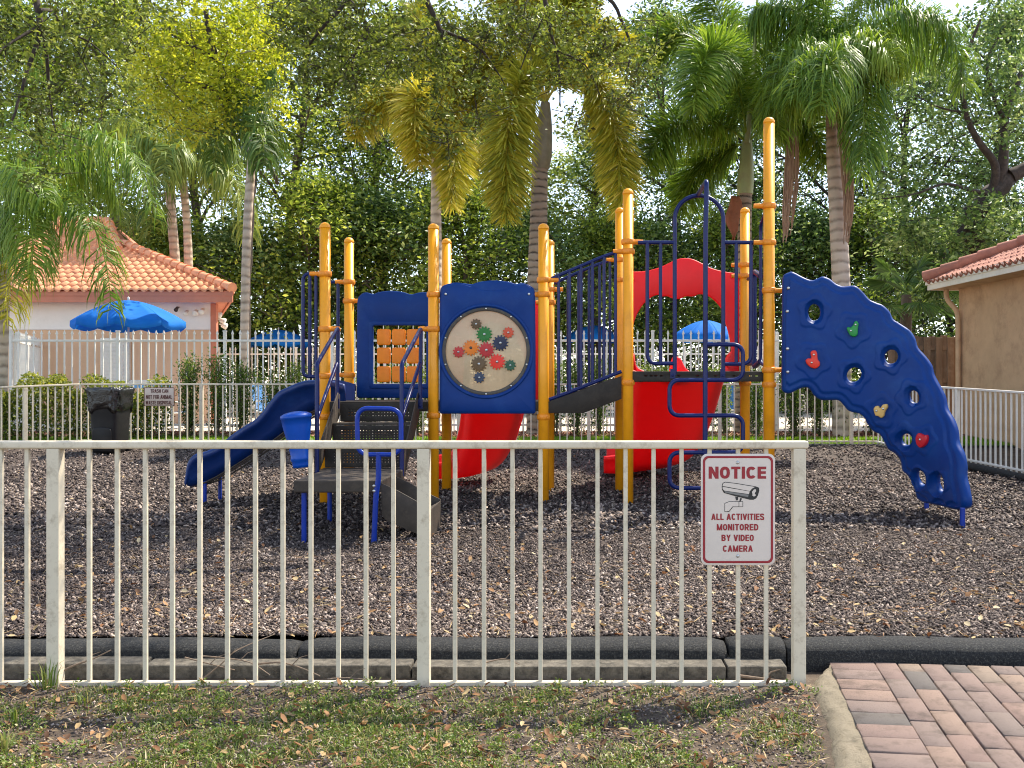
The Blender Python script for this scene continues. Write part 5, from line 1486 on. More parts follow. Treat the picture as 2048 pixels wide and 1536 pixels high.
# ------------------------------------------------------------------ umbrellas and pool furniture
def umbrella(label, px, ytop, yrim, Z, r, val=.14):
    cx = X_(px, Z); zt = z_(ytop, Z); zr = z_(yrim, Z)
    t = thing('pool_umbrella', label, 'umbrella', (cx, Z, .3), 'blue umbrellas around the pool')
    n = 8; sub = 6; rings = 7; V = []; Fs = []
    for k in range(n):
        b = len(V)
        for i in range(rings + 2):
            f = min(1.0, i / rings); rr = max(.012, r * f); z = zr + (zt - zr) * (1 - f ** 1.75)
            for q in range(sub + 1):
                ph = q / sub; sag = 4 * ph * (1 - ph); a = 2 * math.pi * (k + ph) / n + .2
                chord = math.cos(math.pi / n) / math.cos(2 * math.pi * (ph - .5) / n)
                g = rr * chord * (1 - .03 * sag * f) * (1.004 if i > rings else 1)
                V.append((cx + g * math.cos(a), Z + g * math.sin(a), z - .10 * sag * f * (zt - zr) - (val * (.75 + .25 * sag) if i > rings else 0)))
        for i in range(rings + 1):
            for q in range(sub): Fs.append((b + i * (sub + 1) + q, b + i * (sub + 1) + q + 1, b + (i + 1) * (sub + 1) + q + 1, b + (i + 1) * (sub + 1) + q))
    m = MB(); m.add(V, Fs, True); can = m.build('canopy', M['canvas'], t, recalc=False)
    so = can.modifiers.new('thick', 'SOLIDIFY'); so.thickness = .006
    m = MB(); m.tube([(cx, Z, .3), (cx, Z, zt - .03)], .022, 10); m.build('pole', M['metal'], t)
    m = MB(); m.lathe([(.001, zt - .02), (.03, zt - .01), (.02, zt + .03), (.03, zt + .06), (.001, zt + .09)], (cx, Z, 0), 12); m.build('finial', M['whitetrim'], t)
    for k in range(n):
        a = 2 * math.pi * k / n + .2
        m = MB(); m.tube([(cx + .03 * math.cos(a), Z + .03 * math.sin(a), zt - .06), (cx + r * .97 * math.cos(a), Z + r * .97 * math.sin(a), zr - .02)], .008, 6); m.build('rib', M['metal'], t)
umbrella('large bright blue umbrella in front of the pool house', 257, 601, 643, 22.2, 1.2, .16)
umbrella('blue umbrella just left of the blue slide guard behind the pool fence', 557, 660, 684, 31, .98)
umbrella('small blue umbrella seen through the ramp railings', 1187, 651, 676, 33, .98)
umbrella('blue umbrella seen through the red slide hood', 1412, 641, 671, 28, .95)

def sling_chair(label, px, Z, rot, scale=1.0):
    t = thing('pool_chair', label, 'chair', (X_(px, Z), Z, .3), 'blue sling chairs beside the pool')
    R = Matrix.Translation((X_(px, Z), Z, .3)) @ Matrix.Rotation(rot, 4, 'Z')
    for sy in (-.28, .28):
        m = MB(); m.tube(fillet([R @ Vector(p) for p in ((.5, sy, 0), (.45, sy, .36), (-.15, sy, .33), (-.42, sy, .95))], .08, 5), .016, 8)
        m.tube(fillet([R @ Vector(p) for p in ((-.4, sy, 0), (-.2, sy, .58), (.35, sy, .58), (.42, sy, .36))], .08, 5), .016, 8); m.build('frame', M['whitetrim'], t)
    m = MB(); V = []
    pr = [(.45, .37), (.2, .33), (-.12, .33), (-.2, .45), (-.42, .95)]
    for x, z in pr:
        for sy in (-.27, .27): V.append(R @ Vector((x, sy, z + .012)))
    m.add(V, [(2 * i, 2 * i + 1, 2 * i + 3, 2 * i + 2) for i in range(len(pr) - 1)]); s = m.build('sling', M['sling'], t, recalc=False)
    so = s.modifiers.new('thick', 'SOLIDIFY'); so.thickness = .006
    m = MB(); m.tube([R @ Vector((.45, -.28, .37)), R @ Vector((.45, .28, .37))], .014, 8); m.tube([R @ Vector((-.42, -.28, .95)), R @ Vector((-.42, .28, .95))], .014, 8); m.build('cross_bar', M['whitetrim'], t)
sling_chair('white framed blue sling chair behind the pool fence left of the blue slide', 540, 23.0, -.4)
sling_chair('blue sling chair behind the shrubs right beside the blue slide top', 585, 24.2, -2.6)
sling_chair('blue sling chair behind the hedge below the trash can sign', 335, 21.6, .5)
sling_chair('blue sling chair seen low between the gear panel and the ramp railings', 1165, 23.4, -1.2)
sling_chair('blue sling chair seen low between the red slide and the right rear post', 1475, 23.4, -1.9)
def cabinet():
    Z = 22.6; t = thing('pool_table', 'white topped blue edged table behind the bin', 'table', (X_(290, Z), Z, .3))
    x0, x1 = X_(245, Z), X_(335, Z)
    m = MB(); m.box(x0, x1, Z - .3, Z + .3, z_(766, Z), z_(760, Z)); m.build('table_top', M['whitetrim'], t, bevel=.01)
    m = MB(); m.box(x0 + .02, x1 - .02, Z - .28, Z + .28, z_(776, Z), z_(766.2, Z)); m.build('apron', M['paleblue'], t)
    for sx in (x0 + .08, x1 - .08):
        for sy in (-.24, .24):
            m = MB(); m.box(sx - .025, sx + .025, Z + sy - .025, Z + sy + .025, .3, z_(776.2, Z)); m.build('leg', M['whitetrim'], t)
cabinet()

# ------------------------------------------------------------------ vegetation
def unit(v): return v / (np.linalg.norm(v, axis=1, keepdims=True) + 1e-9)

def leaf_arrays(c, L, wr, tint, updir=0.5, axis=None, fold=0.25):
    """folded pointed leaves at points c (n,3)"""
    n = len(c)
    d = unit(rng.normal(0, 1, (n, 3)) * [1, 1, .7] + (0 if axis is None else axis))
    nr = unit(rng.normal(0, 1, (n, 3)) + np.array([0, 0, updir * 2]))
    s = unit(np.cross(d, nr)); nr = np.cross(s, d)
    l = (L if np.ndim(L) else np.full(n, L)) * rng.uniform(.7, 1.25, n); w = l * wr * rng.uniform(.8, 1.2, n)
    l = l[:, None]; w = w[:, None]
    V = np.stack([c, c + d * l * .45 - s * w / 2 + nr * w * fold, c + d * l, c + d * l * .45 + s * w / 2 + nr * w * fold], 1).reshape(-1, 3)
    b = np.arange(n)[:, None] * 4
    return V, [b + np.array([0, 1, 2]), b + np.array([0, 2, 3])], np.repeat(np.clip(tint, 0, 1), 4)

def leaf_obj(name, c, L, wr, tint, mat, parent=None, updir=.5, axis=None):
    V, Fs, T = leaf_arrays(c, L, wr, tint, updir, axis)
    if parent is not None: V = V - np.array(ORG[parent.name])
    return link(name, np_mesh(name, V, Fs, T), mat, parent)

def gen_tree(H, R, tr, cb, nl, nleaf, leafL, sub=4, sig=.42, flat=.75, top=.9):
    wood = MB(); tips = []
    k = 7; ph = rng.uniform(0, 6)
    tp = [Vector((.035 * H * math.sin(ph + i * .9) * i / k, .035 * H * math.cos(ph * 1.3 + i * .8) * i / k, top * H * i / k)) for i in range(k + 1)]
    wood.tube(tp, [tr * (1 - .8 * i / k) + .01 for i in range(k + 1)], 8)
    for i in range(nl):
        f = cb + (1 - cb) * (i + .5) / nl; z = f * H * top
        j = min(k - 1, int(f * k)); p0 = tp[j].lerp(tp[j + 1], f * k - j)
        az = i * 2.4 + rng.normal(0, .4)
        prof = math.sin(math.pi * min(1, max(.12, (f - cb) / (1 - cb) * .82 + .2))) ** .7
        ln = R * prof * rng.uniform(.75, 1.12)
        el = rng.uniform(.05, .6) + .5 * f
        d = Vector((math.cos(az) * math.cos(el), math.sin(az) * math.cos(el), math.sin(el)))
        pts = [p0 + d * ln * t + Vector((0, 0, -.12 * ln * t * t)) + Vector(rng.normal(0, .05 * ln, 3)) * t for t in (0, .25, .5, .75, 1)]
        wood.tube(pts, [tr * .34 * (1 - .8 * t) * (1.1 - .6 * f) + .006 for t in (0, .25, .5, .75, 1)], 6)
        for s in range(sub):
            t = rng.uniform(.25, 1); q0 = pts[int(t * 4)] if t < 1 else pts[-1]
            dd = (d + Vector(rng.normal(0, .7, 3))).normalized(); l2 = ln * rng.uniform(.2, .5)
            q1 = q0 + dd * l2; qm = q0 + dd * l2 * .5 + Vector(rng.normal(0, .06 * l2, 3))
            wood.tube([q0, qm, q1], [.03, .018, .006], 5)
            tips += [tuple(qm), tuple(q1), tuple(q0.lerp(q1, .75))]
        tips.append(tuple(pts[-1]))
    tips = np.array(tips)
    kk = rng.integers(0, len(tips), nleaf); ct = rng.normal(0, .16, len(tips))
    off = rng.normal(0, 1, (nleaf, 3)); r = np.linalg.norm(off, axis=1, keepdims=True)
    off = off / r * np.minimum(r, 2.0) * sig * np.array([1, 1, flat])
    c = tips[kk] + off
    tint = .44 + 1.3 * ct[kk] + rng.normal(0, .2, nleaf)
    V, Fs, T = leaf_arrays(c, leafL, .5, tint)
    return wood, np_mesh('crown', V, Fs, T)

def make_tree_src(name, barkm, leafm, *a, **k):
    w, cm = gen_tree(*a, **k)
    wo = w.build('trunk', M[barkm]); wm = wo.data; bpy.data.objects.remove(wo)
    cm.materials.append(M[leafm])
    return wm, cm
def place_tree(src, name, label, cat, px, Z, sc, rot, group, base=.25, sxy=1.0):
    t = thing(name, label, cat, (X_(px, Z), Z, base), group)
    for nm, me in (('trunk', src[0]), ('crown', src[1])):
        o = link(nm, me, None, t); o.rotation_euler = (0, 0, rot); o.scale = (sc * sxy, sc * sxy, sc)
    return t

big = [make_tree_src('t', 'bark', 'leaf_bg', 17.5, 4.0, .24, .16, 26, 25000, .17, sub=6, sig=.55),
       make_tree_src('t', 'bark', 'leaf_bg', 16.5, 4.4, .26, .12, 26, 25000, .17, sub=6, sig=.56),
       make_tree_src('t', 'darkbark', 'leaf_bg2', 16.0, 3.9, .22, .2, 24, 19000, .17, sub=6, sig=.5)]
low = [make_tree_src('t', 'bark', 'leaf_bg', 7.5, 3.0, .12, .04, 20, 15000, .15, sub=5, sig=.46),
       make_tree_src('t', 'darkbark', 'leaf_bg2', 6.5, 2.8, .11, .04, 18, 13000, .15, sub=5, sig=.44)]
GT = 'trees of the green backdrop behind the pool'
for (px, Z, v, sc, sxy, lab) in (
    (-170, 37, 0, 1.0, 1, 'tall dense tree beyond the left end of the pool house roof'),
    (60, 38, 1, 1.02, 1, 'tall dense tree rising behind the pool house raised roof'),
    (230, 36.5, 0, .98, 1, 'tall leafy tree behind the drooping palm fronds left of the two slim palms'),
    (400, 39, 1, 1.0, 1, 'tall leafy tree behind the yellow green tree'),
    (590, 36.5, 0, 1.04, 1, 'tall dense dark tree right of the tall slim palm and left of the tile panel'),
    (770, 38.5, 1, 1.02, 1, 'tall dense tree behind the yellow palm above the tile panel'),
    (930, 37, 0, .86, 1.15, 'broad shorter tree between the two yellow palms'),
    (1190, 40, 1, .78, 1.2, 'lower rounded tree under the patch of blue sky right of the ringed palm trunk'),
    (1340, 36.5, 2, 1.0, 1.1, 'open crowned tree behind the arch of the upper deck'),
    (1500, 38.5, 2, 1.02, 1, 'tall open tree behind the green crownshaft palm'),
    (1660, 37, 2, .98, 1, 'tall airy tree behind the palm with hanging dry flower stalks'),
    (1820, 38.5, 2, 1.04, 1, 'tall airy tree behind the top of the climbing wall'),
    (1990, 36.5, 2, 1.0, 1, 'tall airy tree behind the crooked dark trunk'),
    (2190, 38, 2, 1.02, 1, 'tall tree beyond the roof of the tan building')):
    place_tree(big[v], 'background_tree', lab, 'tree', px, Z, sc, rng.uniform(0, 6.28), GT, .25, sxy)
GU = 'lower bushy trees in front of the backdrop'
for (px, Z, v, sc, sxy, lab) in (
    (330, 33.2, 0, .95, 1.1, 'bushy low tree behind the feet of the two slim palms'),
    (480, 34, 1, 1.05, 1.1, 'bushy low tree right of the pool house roof corner'),
    (620, 33.4, 0, 1.12, 1.1, 'bushy dark low tree behind the tall left post'),
    (760, 34.2, 1, 1.18, 1.1, 'bushy low tree directly above the blue tile panel'),
    (920, 33.4, 0, 1.08, 1.1, 'bushy low tree above the gear panel'),
    (1060, 34.4, 1, 1.08, 1.1, 'bushy low tree at the foot of the ringed palm trunk'),
    (1200, 33.6, 0, .95, 1.1, 'bushy low tree above the ramp railings'),
    (1340, 34.2, 1, 1.02, 1.1, 'bushy low tree seen through the red slide hood'),
    (1480, 33.5, 0, .98, 1.1, 'bushy low tree right of the red slide hood'),
    (1620, 34, 1, 1.1, 1.1, 'bushy low tree above the top edge of the climbing wall'),
    (1760, 33.4, 0, 1.0, 1.1, 'bushy low tree above the wooden fence'),
    (1900, 34, 1, 1.05, 1.1, 'bushy low tree behind the eave corner of the tan building')):
    place_tree(low[v], 'bushy_tree', lab, 'tree', px, Z, sc, rng.uniform(0, 6.28), GU, .25, sxy)

def px_tree(name, label, limbs, clumps, leafm, leafL, barkm, nper=14, sig=.22, wr=.5, group=None, updir=.5, tb=.42, twig=True):
    """a tree with measured limbs; clumps = ellipses with a depth range and a number of sprigs"""
    p0 = limbs[0][0][0]; base = P(*p0) if len(p0) == 3 else Vector(p0[1:])
    t = thing(name, label, 'tree', base, group)
    conv = lambda q: P(*q) if len(q) == 3 else Vector(q[1:])
    w = MB()
    for pts, r0, r1 in limbs:
        c = catmull([tuple(conv(q)) for q in pts], 5, False); n = len(c)
        c = c + rng.normal(0, r1 * .35, c.shape) * np.linspace(0, 1, n)[:, None]
        w.tube([Vector(q) for q in c], [r0 + (r1 - r0) * i / (n - 1) for i in range(n)], 9)
    C = []; T = []; A = []
    for (cx, cy, rx, ry, Z0, Z1, n) in clumps:
        for _ in range(n):
            a = rng.uniform(0, 6.283); q = math.sqrt(rng.uniform(0, 1)); Z = rng.uniform(Z0, Z1)
            s0 = np.array(P(cx + rx * q * math.cos(a), cy + ry * q * math.sin(a), Z))
            d = rng.normal(0, 1, 3) * [1, 1, .5] + [0, 0, -.35]; d /= np.linalg.norm(d)
            ln = sig * rng.uniform(.8, 2.0)
            tw = rng.normal(0, .22)
            if twig and rng.uniform() < .32: w.tube([Vector(s0 - d * ln * .6), Vector(s0 + d * ln * .5 + [0, 0, -.02]), Vector(s0 + d * ln)], [.004 + sig * .010, .003 + sig * .005, .0015], 4, cap=False)
            f = rng.uniform(-.1, 1, nper)
            C.append(s0 + d * (ln * f)[:, None] + rng.normal(0, sig * .28, (nper, 3))); T.append(tb + tw + rng.normal(0, .17, nper)); A.append(np.tile(d * .9, (nper, 1)))
    w.build('trunk', M[barkm], t)
    leaf_obj('crown', np.concatenate(C), leafL, wr, np.concatenate(T), M[leafm], t, updir, np.concatenate(A))
    return t
W_ = lambda x, y, z: ('w', x, y, z)
px_tree('overhanging_tree', 'large overhanging tree whose leafy branches hang in from the top of the view',
    [([W_(-8.6, 9.5, -.1), W_(-8.5, 9.6, 2.5), W_(-8.0, 9.8, 5.0), W_(-6.8, 10.2, 7.0), W_(-4, 10.6, 7.9), W_(-1, 10.8, 8.2), W_(2.2, 11, 7.8)], .30, .06),
     ([W_(-6.8, 10.2, 7.0), (40, -160, 10.5), (68, -20, 10.5), (80, 60, 10.4), (55, 140, 10.3), (25, 240, 10.2)], .06, .010),
     ([(72, 0, 10.5), (92, 100, 10.6), (98, 180, 10.7), (110, 260, 10.7)], .028, .006), ([(78, 20, 10.4), (110, 25, 10.8), (130, 60, 11), (180, 85, 11.2), (230, 130, 11.3)], .024, .005),
     ([(75, 55, 10.4), (30, 80, 10.2), (-10, 110, 10)], .02, .006), ([(135, 65, 11), (165, 120, 11.2), (200, 190, 11.2)], .012, .004),
     ([W_(-3, 10.7, 8), (640, -120, 10.8), (690, -10, 10.8), (650, 50, 10.8), (600, 110, 10.9)], .05, .008), ([(690, -10, 10.8), (735, 60, 11), (705, 120, 11), (715, 190, 11.1)], .03, .006),
     ([W_(-1.5, 10.8, 8.1), (820, -130, 11), (850, -10, 11), (880, 60, 11), (892, 120, 11.1), (898, 165, 11.1)], .05, .009), ([(880, 60, 11), (950, 90, 11.3), (985, 130, 11.5), (1010, 170, 11.5)], .022, .005),
     ([W_(0, 10.9, 8.1), (1070, -100, 11.2), (1090, 0, 11.2), (1100, 60, 11.3), (1118, 130, 11.4), (1120, 210, 11.4)], .04, .007), ([(1095, 20, 11.2), (1060, 90, 11.2), (1040, 140, 11.2)], .016, .005),
     ([W_(1.5, 11, 7.9), (1210, -80, 11.4), (1235, 20, 11.4), (1260, 90, 11.5), (1250, 170, 11.5)], .035, .006), ([(1110, 100, 11.3), (1170, 130, 11.5), (1200, 190, 11.6)], .014, .004)],
    [(60, 30, 140, 70, 9.5, 12, 70), (170, 120, 100, 90, 10, 13, 66), (30, 180, 60, 100, 9.5, 11.5, 34), (240, 30, 90, 45, 10, 13, 26), (110, 250, 60, 50, 10.5, 12, 20), (80, 330, 50, 50, 10.5, 12, 10),
     (640, 35, 110, 70, 9.8, 12.5, 120), (720, 110, 90, 75, 10, 12.5, 100), (620, 150, 50, 50, 10.5, 12, 22), (700, 215, 45, 35, 10.5, 12, 12), (820, 30, 50, 50, 10, 12.5, 20), (900, 90, 70, 80, 10, 12.5, 74), (895, 230, 40, 70, 10.5, 12, 24), (955, 190, 50, 50, 10.5, 12.5, 20),
     (1010, 40, 90, 50, 10.5, 12.5, 50), (1130, 50, 110, 50, 10.5, 12.5, 55), (1200, 120, 80, 60, 10.5, 13, 50), (1265, 180, 45, 50, 11, 13, 24), (1110, 150, 50, 50, 11, 12.5, 20), (1140, 250, 30, 40, 11, 12, 8), (1290, 90, 30, 60, 11, 12.5, 12),
     (450, -110, 700, 90, 7.5, 12.5, 220), (1100, -120, 500, 90, 8, 13, 130), (300, -420, 900, 170, 5.5, 9, 130), (1100, -420, 600, 170, 6, 9.5, 80)],  # these clumps hang above the view, added to dapple the ground with shade
    'leaf_oak', .064, 'darkbark', 30, .16, .45, tb=.44)
px_tree('yellow_green_tree', 'yellow green leafy tree with a dark crooked trunk behind the tall slim palm',
    [([(491, 850, 23.0), (492, 640, 23.0), (496, 500, 23.0), (503, 380, 23), (508, 300, 23)], .105, .105), ([(508, 310, 23), (503, 285, 23), (484, 258, 22.8), (458, 228, 22.6), (447, 180, 22.5), (430, 110, 22.6), (410, 20, 22.6)], .155, .05), ([(508, 300, 23), (528, 320, 23.2), (545, 345, 23.4), (556, 368, 23.5)], .09, .04),
     ([(465, 235, 23.2), (440, 190, 22.7), (400, 170, 22.3), (350, 165, 22.1)], .10, .02), ([(450, 190, 23.1), (490, 150, 23.2), (520, 90, 23.3)], .08, .02), ([(435, 120, 22.7), (380, 90, 22.5), (330, 60, 22.3)], .06, .02), ([(505, 285, 23.5), (470, 270, 23.1), (420, 255, 22.7), (380, 240, 22.3)], .05, .015)],
    [(430, 105, 130, 45, 21.0, 24.6, 110), (370, 40, 120, 40, 21.0, 24.6, 90), (480, 40, 85, 50, 21.5, 24.6, 70), (340, 165, 75, 28, 21.0, 23.6, 44), (495, 175, 55, 40, 21.5, 24.6, 40), (450, 160, 50, 25, 21.0, 22.6, 30), (520, 215, 30, 30, 22.0, 23.6, 16), (395, 210, 60, 24, 21.0, 23.6, 34), (385, 250, 45, 16, 21.0, 22.6, 18), (545, 95, 30, 70, 22.0, 24.1, 34), (300, 105, 55, 40, 21.5, 23.6, 34), (440, -60, 160, 60, 22.0, 24.6, 110)],
    'leaf_yel', .115, 'darkbark', 24, .5, .55, updir=.9, tb=.5)
px_tree('crooked_tree', 'old tree with a crooked dark trunk and long bare limbs above the tan building',
    [([W_(10.3, 25, .2), (1962, 600, 25), (1950, 480, 25), (1945, 430, 25), (1985, 385, 25), (2022, 352, 25)], .34, .2), ([(2000, 370, 25), (2008, 300, 25), (2012, 230, 25.2), (2040, 150, 25.4), (2090, 60, 25.5)], .15, .04),
     ([(1985, 385, 25), (1990, 330, 24.8), (1955, 280, 24.6), (1930, 220, 24.5), (1925, 140, 24.4), (1960, 40, 24.2)], .12, .03), ([(1990, 390, 25), (1940, 380, 24.6), (1890, 368, 24.3), (1830, 388, 24), (1765, 398, 23.8)], .055, .015),
     ([(1945, 440, 25), (1915, 470, 24.8), (1890, 510, 24.6), (1870, 540, 24.5)], .10, .03), ([(2015, 250, 25.2), (1990, 200, 25), (1975, 120, 25), (2020, 40, 25)], .07, .02), ([(1930, 225, 24.5), (1880, 215, 24.4), (1830, 190, 24.2)], .03, .01), ([(2022, 352, 25), (2060, 330, 25), (2110, 290, 25)], .2, .1)],
    [(1960, 110, 100, 90, 23.5, 26.5, 70), (2020, 210, 60, 90, 23.5, 26.5, 50), (1850, 200, 70, 80, 23.5, 25.5, 36), (1790, 330, 60, 60, 23.5, 25, 24), (2000, 440, 60, 50, 23, 26, 90), (1880, 460, 80, 60, 23, 25.5, 60), (1800, 450, 60, 60, 23.5, 25.5, 46), (2040, 20, 60, 50, 24, 26, 30), (1890, 560, 50, 40, 22.5, 25, 60)],
    'leaf_bg2', .15, 'darkbark', 22, .42, .5, tb=.5)

# palms
def frond_mesh(cp, N, Lm, droop=.5, plum=0.0, w=.03, fwd=.5, tint0=.5, r0=.028, ytip=0.0, lift=.15):
    B = bez(cp, 24); B = np.array(B)
    T = np.gradient(B, axis=0); T = unit(T)
    s = np.sort(rng.uniform(.10, 1.0, N)); idx = s * (len(B) - 1); i0 = np.clip(idx.astype(int), 0, len(B) - 2); f = (idx - i0)[:, None]
    p = B[i0] * (1 - f) + B[i0 + 1] * f; t = unit(T[i0] * (1 - f) + T[i0 + 1] * f)
    up = np.array([0, 0, 1.0]); side = np.cross(t, up); ns = np.linalg.norm(side, axis=1, keepdims=True)
    side = np.where(ns < .15, np.array([[1.0, .2, 0]]), side); side = unit(side); nr = unit(np.cross(side, t))
    nr = np.where(nr[:, 2:3] < 0, -nr, nr)
    sg = np.where(rng.uniform(size=N) < .5, -1, 1)
    ang = np.where(rng.uniform(size=N) < plum, rng.uniform(0, 6.283, N), np.where(sg > 0, 0, math.pi) + sg * rng.normal(lift, .22, N))
    d = unit(side * np.cos(ang)[:, None] + nr * np.sin(ang)[:, None] + t * (fwd + rng.normal(0, .12, N))[:, None])
    l = Lm * (.45 + .55 * np.sin(np.pi * np.clip(.12 + s * .80, 0, 1))) * rng.uniform(.82, 1.15, N) * np.where(s > .9, .8, 1); l = l[:, None]
    dr = (droop * rng.uniform(.7, 1.3, N))[:, None]
    q1 = p + d * l * .45 - up * l * dr * .16; q2 = p + d * l * .82 * (1 - .25 * dr) - up * l * dr * .62; q3 = p + d * l * (1 - .42 * dr) - up * l * dr * 1.0
    ww = np.cross(d, nr + rng.normal(0, .3, (N, 3))); ww = unit(ww) * w * rng.uniform(.8, 1.2, (N, 1)) / 2
    V = np.stack([p - ww * .5, p + ww * .5, q1 + ww, q1 - ww, q2 + ww * .8, q2 - ww * .8, q3], 1).reshape(-1, 3)
    b = np.arange(N)[:, None] * 7
    F4 = np.concatenate([b + np.array([0, 1, 2, 3]), b + np.array([3, 2, 4, 5])]); F3 = b + np.array([5, 4, 6])
    tint = np.repeat(tint0 + rng.normal(0, .16, N) + ytip * s, 7)
    # stalk
    nb = len(B); k = 5; rr = np.linspace(r0, r0 * .22, nb)
    a = np.arange(k) * 2 * math.pi / k
    sd = np.cross(T, up); sd = np.where(np.linalg.norm(sd, axis=1, keepdims=True) < .1, np.array([[1.0, 0, 0]]), sd); sd = unit(sd); nn = np.cross(sd, T)
    S = (B[:, None] + (sd[:, None] * np.cos(a)[None, :, None] + nn[:, None] * np.sin(a)[None, :, None]) * rr[:, None, None]).reshape(-1, 3)
    ii = np.arange(nb - 1)[:, None] * k; jj = np.arange(k)[None]
    SF = np.stack([ii + jj, ii + (jj + 1) % k, ii + k + (jj + 1) % k, ii + k + jj], -1).reshape(-1, 4) + len(V)
    return np.concatenate([V, S]), [np.concatenate([F4, SF]), F3], np.concatenate([tint, np.full(len(S), .85)])

def palm(name, label, Z, trunk, tmat, fronds, fmat, N, Lm, droop, plum, w, shaft=None, smat='shaft', fwd=.5, tint0=.45, group='palm trees around the pool', ytip=0.0, base=.24):
    t = thing(name, label, 'palm tree', (X_(trunk[0][0], Z), Z, base), group)
    c = catmull([(px, py, r) for px, py, r in trunk], 6, False)
    m = MB(); pts = [P(a, b, Z) for a, b, _ in c]; rad = [r * Z / F for _, _, r in c]
    pts = [Vector((pts[0].x, Z, base - .1))] + pts; rad = [rad[0] * 1.1] + rad
    D = []; R_ = []
    for i in range(len(pts) - 1):
        n = max(1, int((pts[i + 1] - pts[i]).length / .08))
        for k in range(n):
            D.append(pts[i].lerp(pts[i + 1], k / n)); R_.append((rad[i] + (rad[i + 1] - rad[i]) * k / n) * (1.012 if len(D) % 2 else .995))
    D.append(pts[-1]); R_.append(rad[-1])
    m.tube(D, R_, 16); m.build('trunk', M[tmat], t)
    if shaft:
        c = catmull(shaft, 6, False); m = MB(); m.tube([P(a, b, Z) for a, b, _ in c], [r * Z / F for _, _, r in c], 16); m.build('crownshaft', M[smat], t)
    off = np.array(ORG[t.name])
    for fr in fronds:
        o = {}
        if isinstance(fr, tuple): fr, o = fr
        cp = [tuple(P(q[0], q[1], Z + (q[2] if len(q) > 2 else 0))) for q in fr]
        V, Fs, T = frond_mesh(cp, o.get('N', N), o.get('L', Lm), o.get('droop', droop), o.get('plum', plum), w, fwd, o.get('tint', tint0), ytip=o.get('ytip', ytip))
        link('frond', np_mesh('frond', V - off, Fs, np.clip(T, 0, 1)), M[o.get('mat', fmat)], t)
    return t

palm('foxtail_palm', 'palm with a dark ringed trunk and hanging yellow foxtail fronds right of the gear panel', 19.5,
     [(1074, 640, 19.5), (1074, 560, 19), (1077, 450, 17.5), (1080, 335, 15.5)], 'ptrunk_ring',
     [[(1090, 205, 0), (1050, 90, -.6), (1002, 190, -1.0), (1015, 300, -1.1), (1012, 435, -1.0)], ([(1092, 205, 0), (1140, 105, -.2), (1235, 110, -.4), (1235, 270, -.6), (1244, 420, -.6)]),
      [(1090, 205, 0), (1020, 70, .4), (930, 60, .8), (900, 150, .9), (895, 250, 1)], [(1092, 205, 0), (1105, 80, .6), (1180, 30, 1.0), (1260, 110, 1.2)],
      [(1090, 205, 0), (1075, 90, .3), (1040, 10, .3), (985, -50, .2)], [(1094, 205, 0), (1112, 80, 0), (1135, 0, -.2), (1185, -70, -.4)], [(1092, 205, 0), (1090, 60, .2), (1080, -40, .5), (1060, -120, .8)],
      [(1088, 205, 0), (1010, 130, .6), (960, 150, 1.2), (950, 250, 1.4)]], 'frond_yel', 1700, .74, .16, .92, .026,
     shaft=[(1080, 338, 17), (1083, 315, 20), (1086, 280, 19), (1089, 240, 14.5), (1091, 205, 9)], smat='shaftgrey', fwd=.55, tint0=.58)
palm('foxtail_palm', 'smaller yellow foxtail palm partly hidden behind the middle front post', 23.0,
     [(872, 640, 12), (872, 470, 11), (872, 380, 10), (873, 290, 9)], 'ptrunk',
     [[(873, 265, 0), (855, 150, -.4), (815, 160, -.8), (825, 250, -.9), (840, 330, -.9)], [(873, 265, 0), (890, 190, -.4), (920, 210, -.8), (915, 300, -.9), (902, 410, -.9)], [(873, 265, 0), (830, 140, .4), (770, 180, .7), (730, 210, .8), (712, 275, .8)],
      [(873, 265, 0), (920, 170, .5), (960, 200, .8), (975, 330, .9)], [(873, 265, 0), (870, 150, .2), (850, 60, .5), (830, 10, .7)], [(873, 265, 0), (895, 150, .4), (930, 90, .7), (975, 70, .9)]],
     'frond_yel', 1200, .74, .18, .92, .028, shaft=[(873, 300, 11), (873, 285, 11.5), (873, 262, 6)], smat='shaftgrey', fwd=.55, tint0=.56)
fx = palm('foxtail_palm', 'palm with a green crownshaft and bushy green fronds behind the right rear post', 20.5,
     [(1486, 640, 15), (1487, 560, 14.5), (1489, 470, 14), (1491, 384, 13)], 'ptrunk_ring',
     [[(1494, 285, 0), (1482, 130, -1.0), (1430, 40, -2.0), (1400, 90, -2.8), (1388, 215, -3.0)], [(1493, 285, 0), (1440, 230, -.6), (1370, 225, -1.0), (1320, 250, -1.2), (1290, 330, -1.3)], [(1492, 292, 0), (1440, 275, .4), (1390, 330, .6), (1362, 420, .7)],
      [(1493, 285, 0), (1460, 150, .5), (1400, 30, .8), (1320, 40, 1.0), (1295, 120, 1.1)], [(1495, 285, 0), (1520, 160, 0), (1560, 60, -.2), (1640, -10, -.4)], [(1496, 285, 0), (1545, 230, -.4), (1590, 210, -.8), (1635, 250, -1.0), (1650, 330, -1.0)],
      [(1495, 285, 0), (1540, 200, .6), (1590, 150, 1.0), (1650, 190, 1.2)], [(1494, 285, 0), (1480, 120, .3), (1440, -10, .4), (1380, -60, .5)]],
     'frond_green', 1300, .80, .22, .9, .024, shaft=[(1490, 388, 16), (1491, 365, 16.5), (1493, 330, 14.5), (1494, 300, 12), (1494, 280, 9)], fwd=.55, tint0=.5)
m = MB(); m.tube([P(1494, 285, 20.4), P(1505, 160, 20.2), P(1514, 20, 20.0), P(1516, -60, 20)], [.06, .045, .03, .02], 8); m.build('spear_leaf', M['shaft'], fx)
V = []
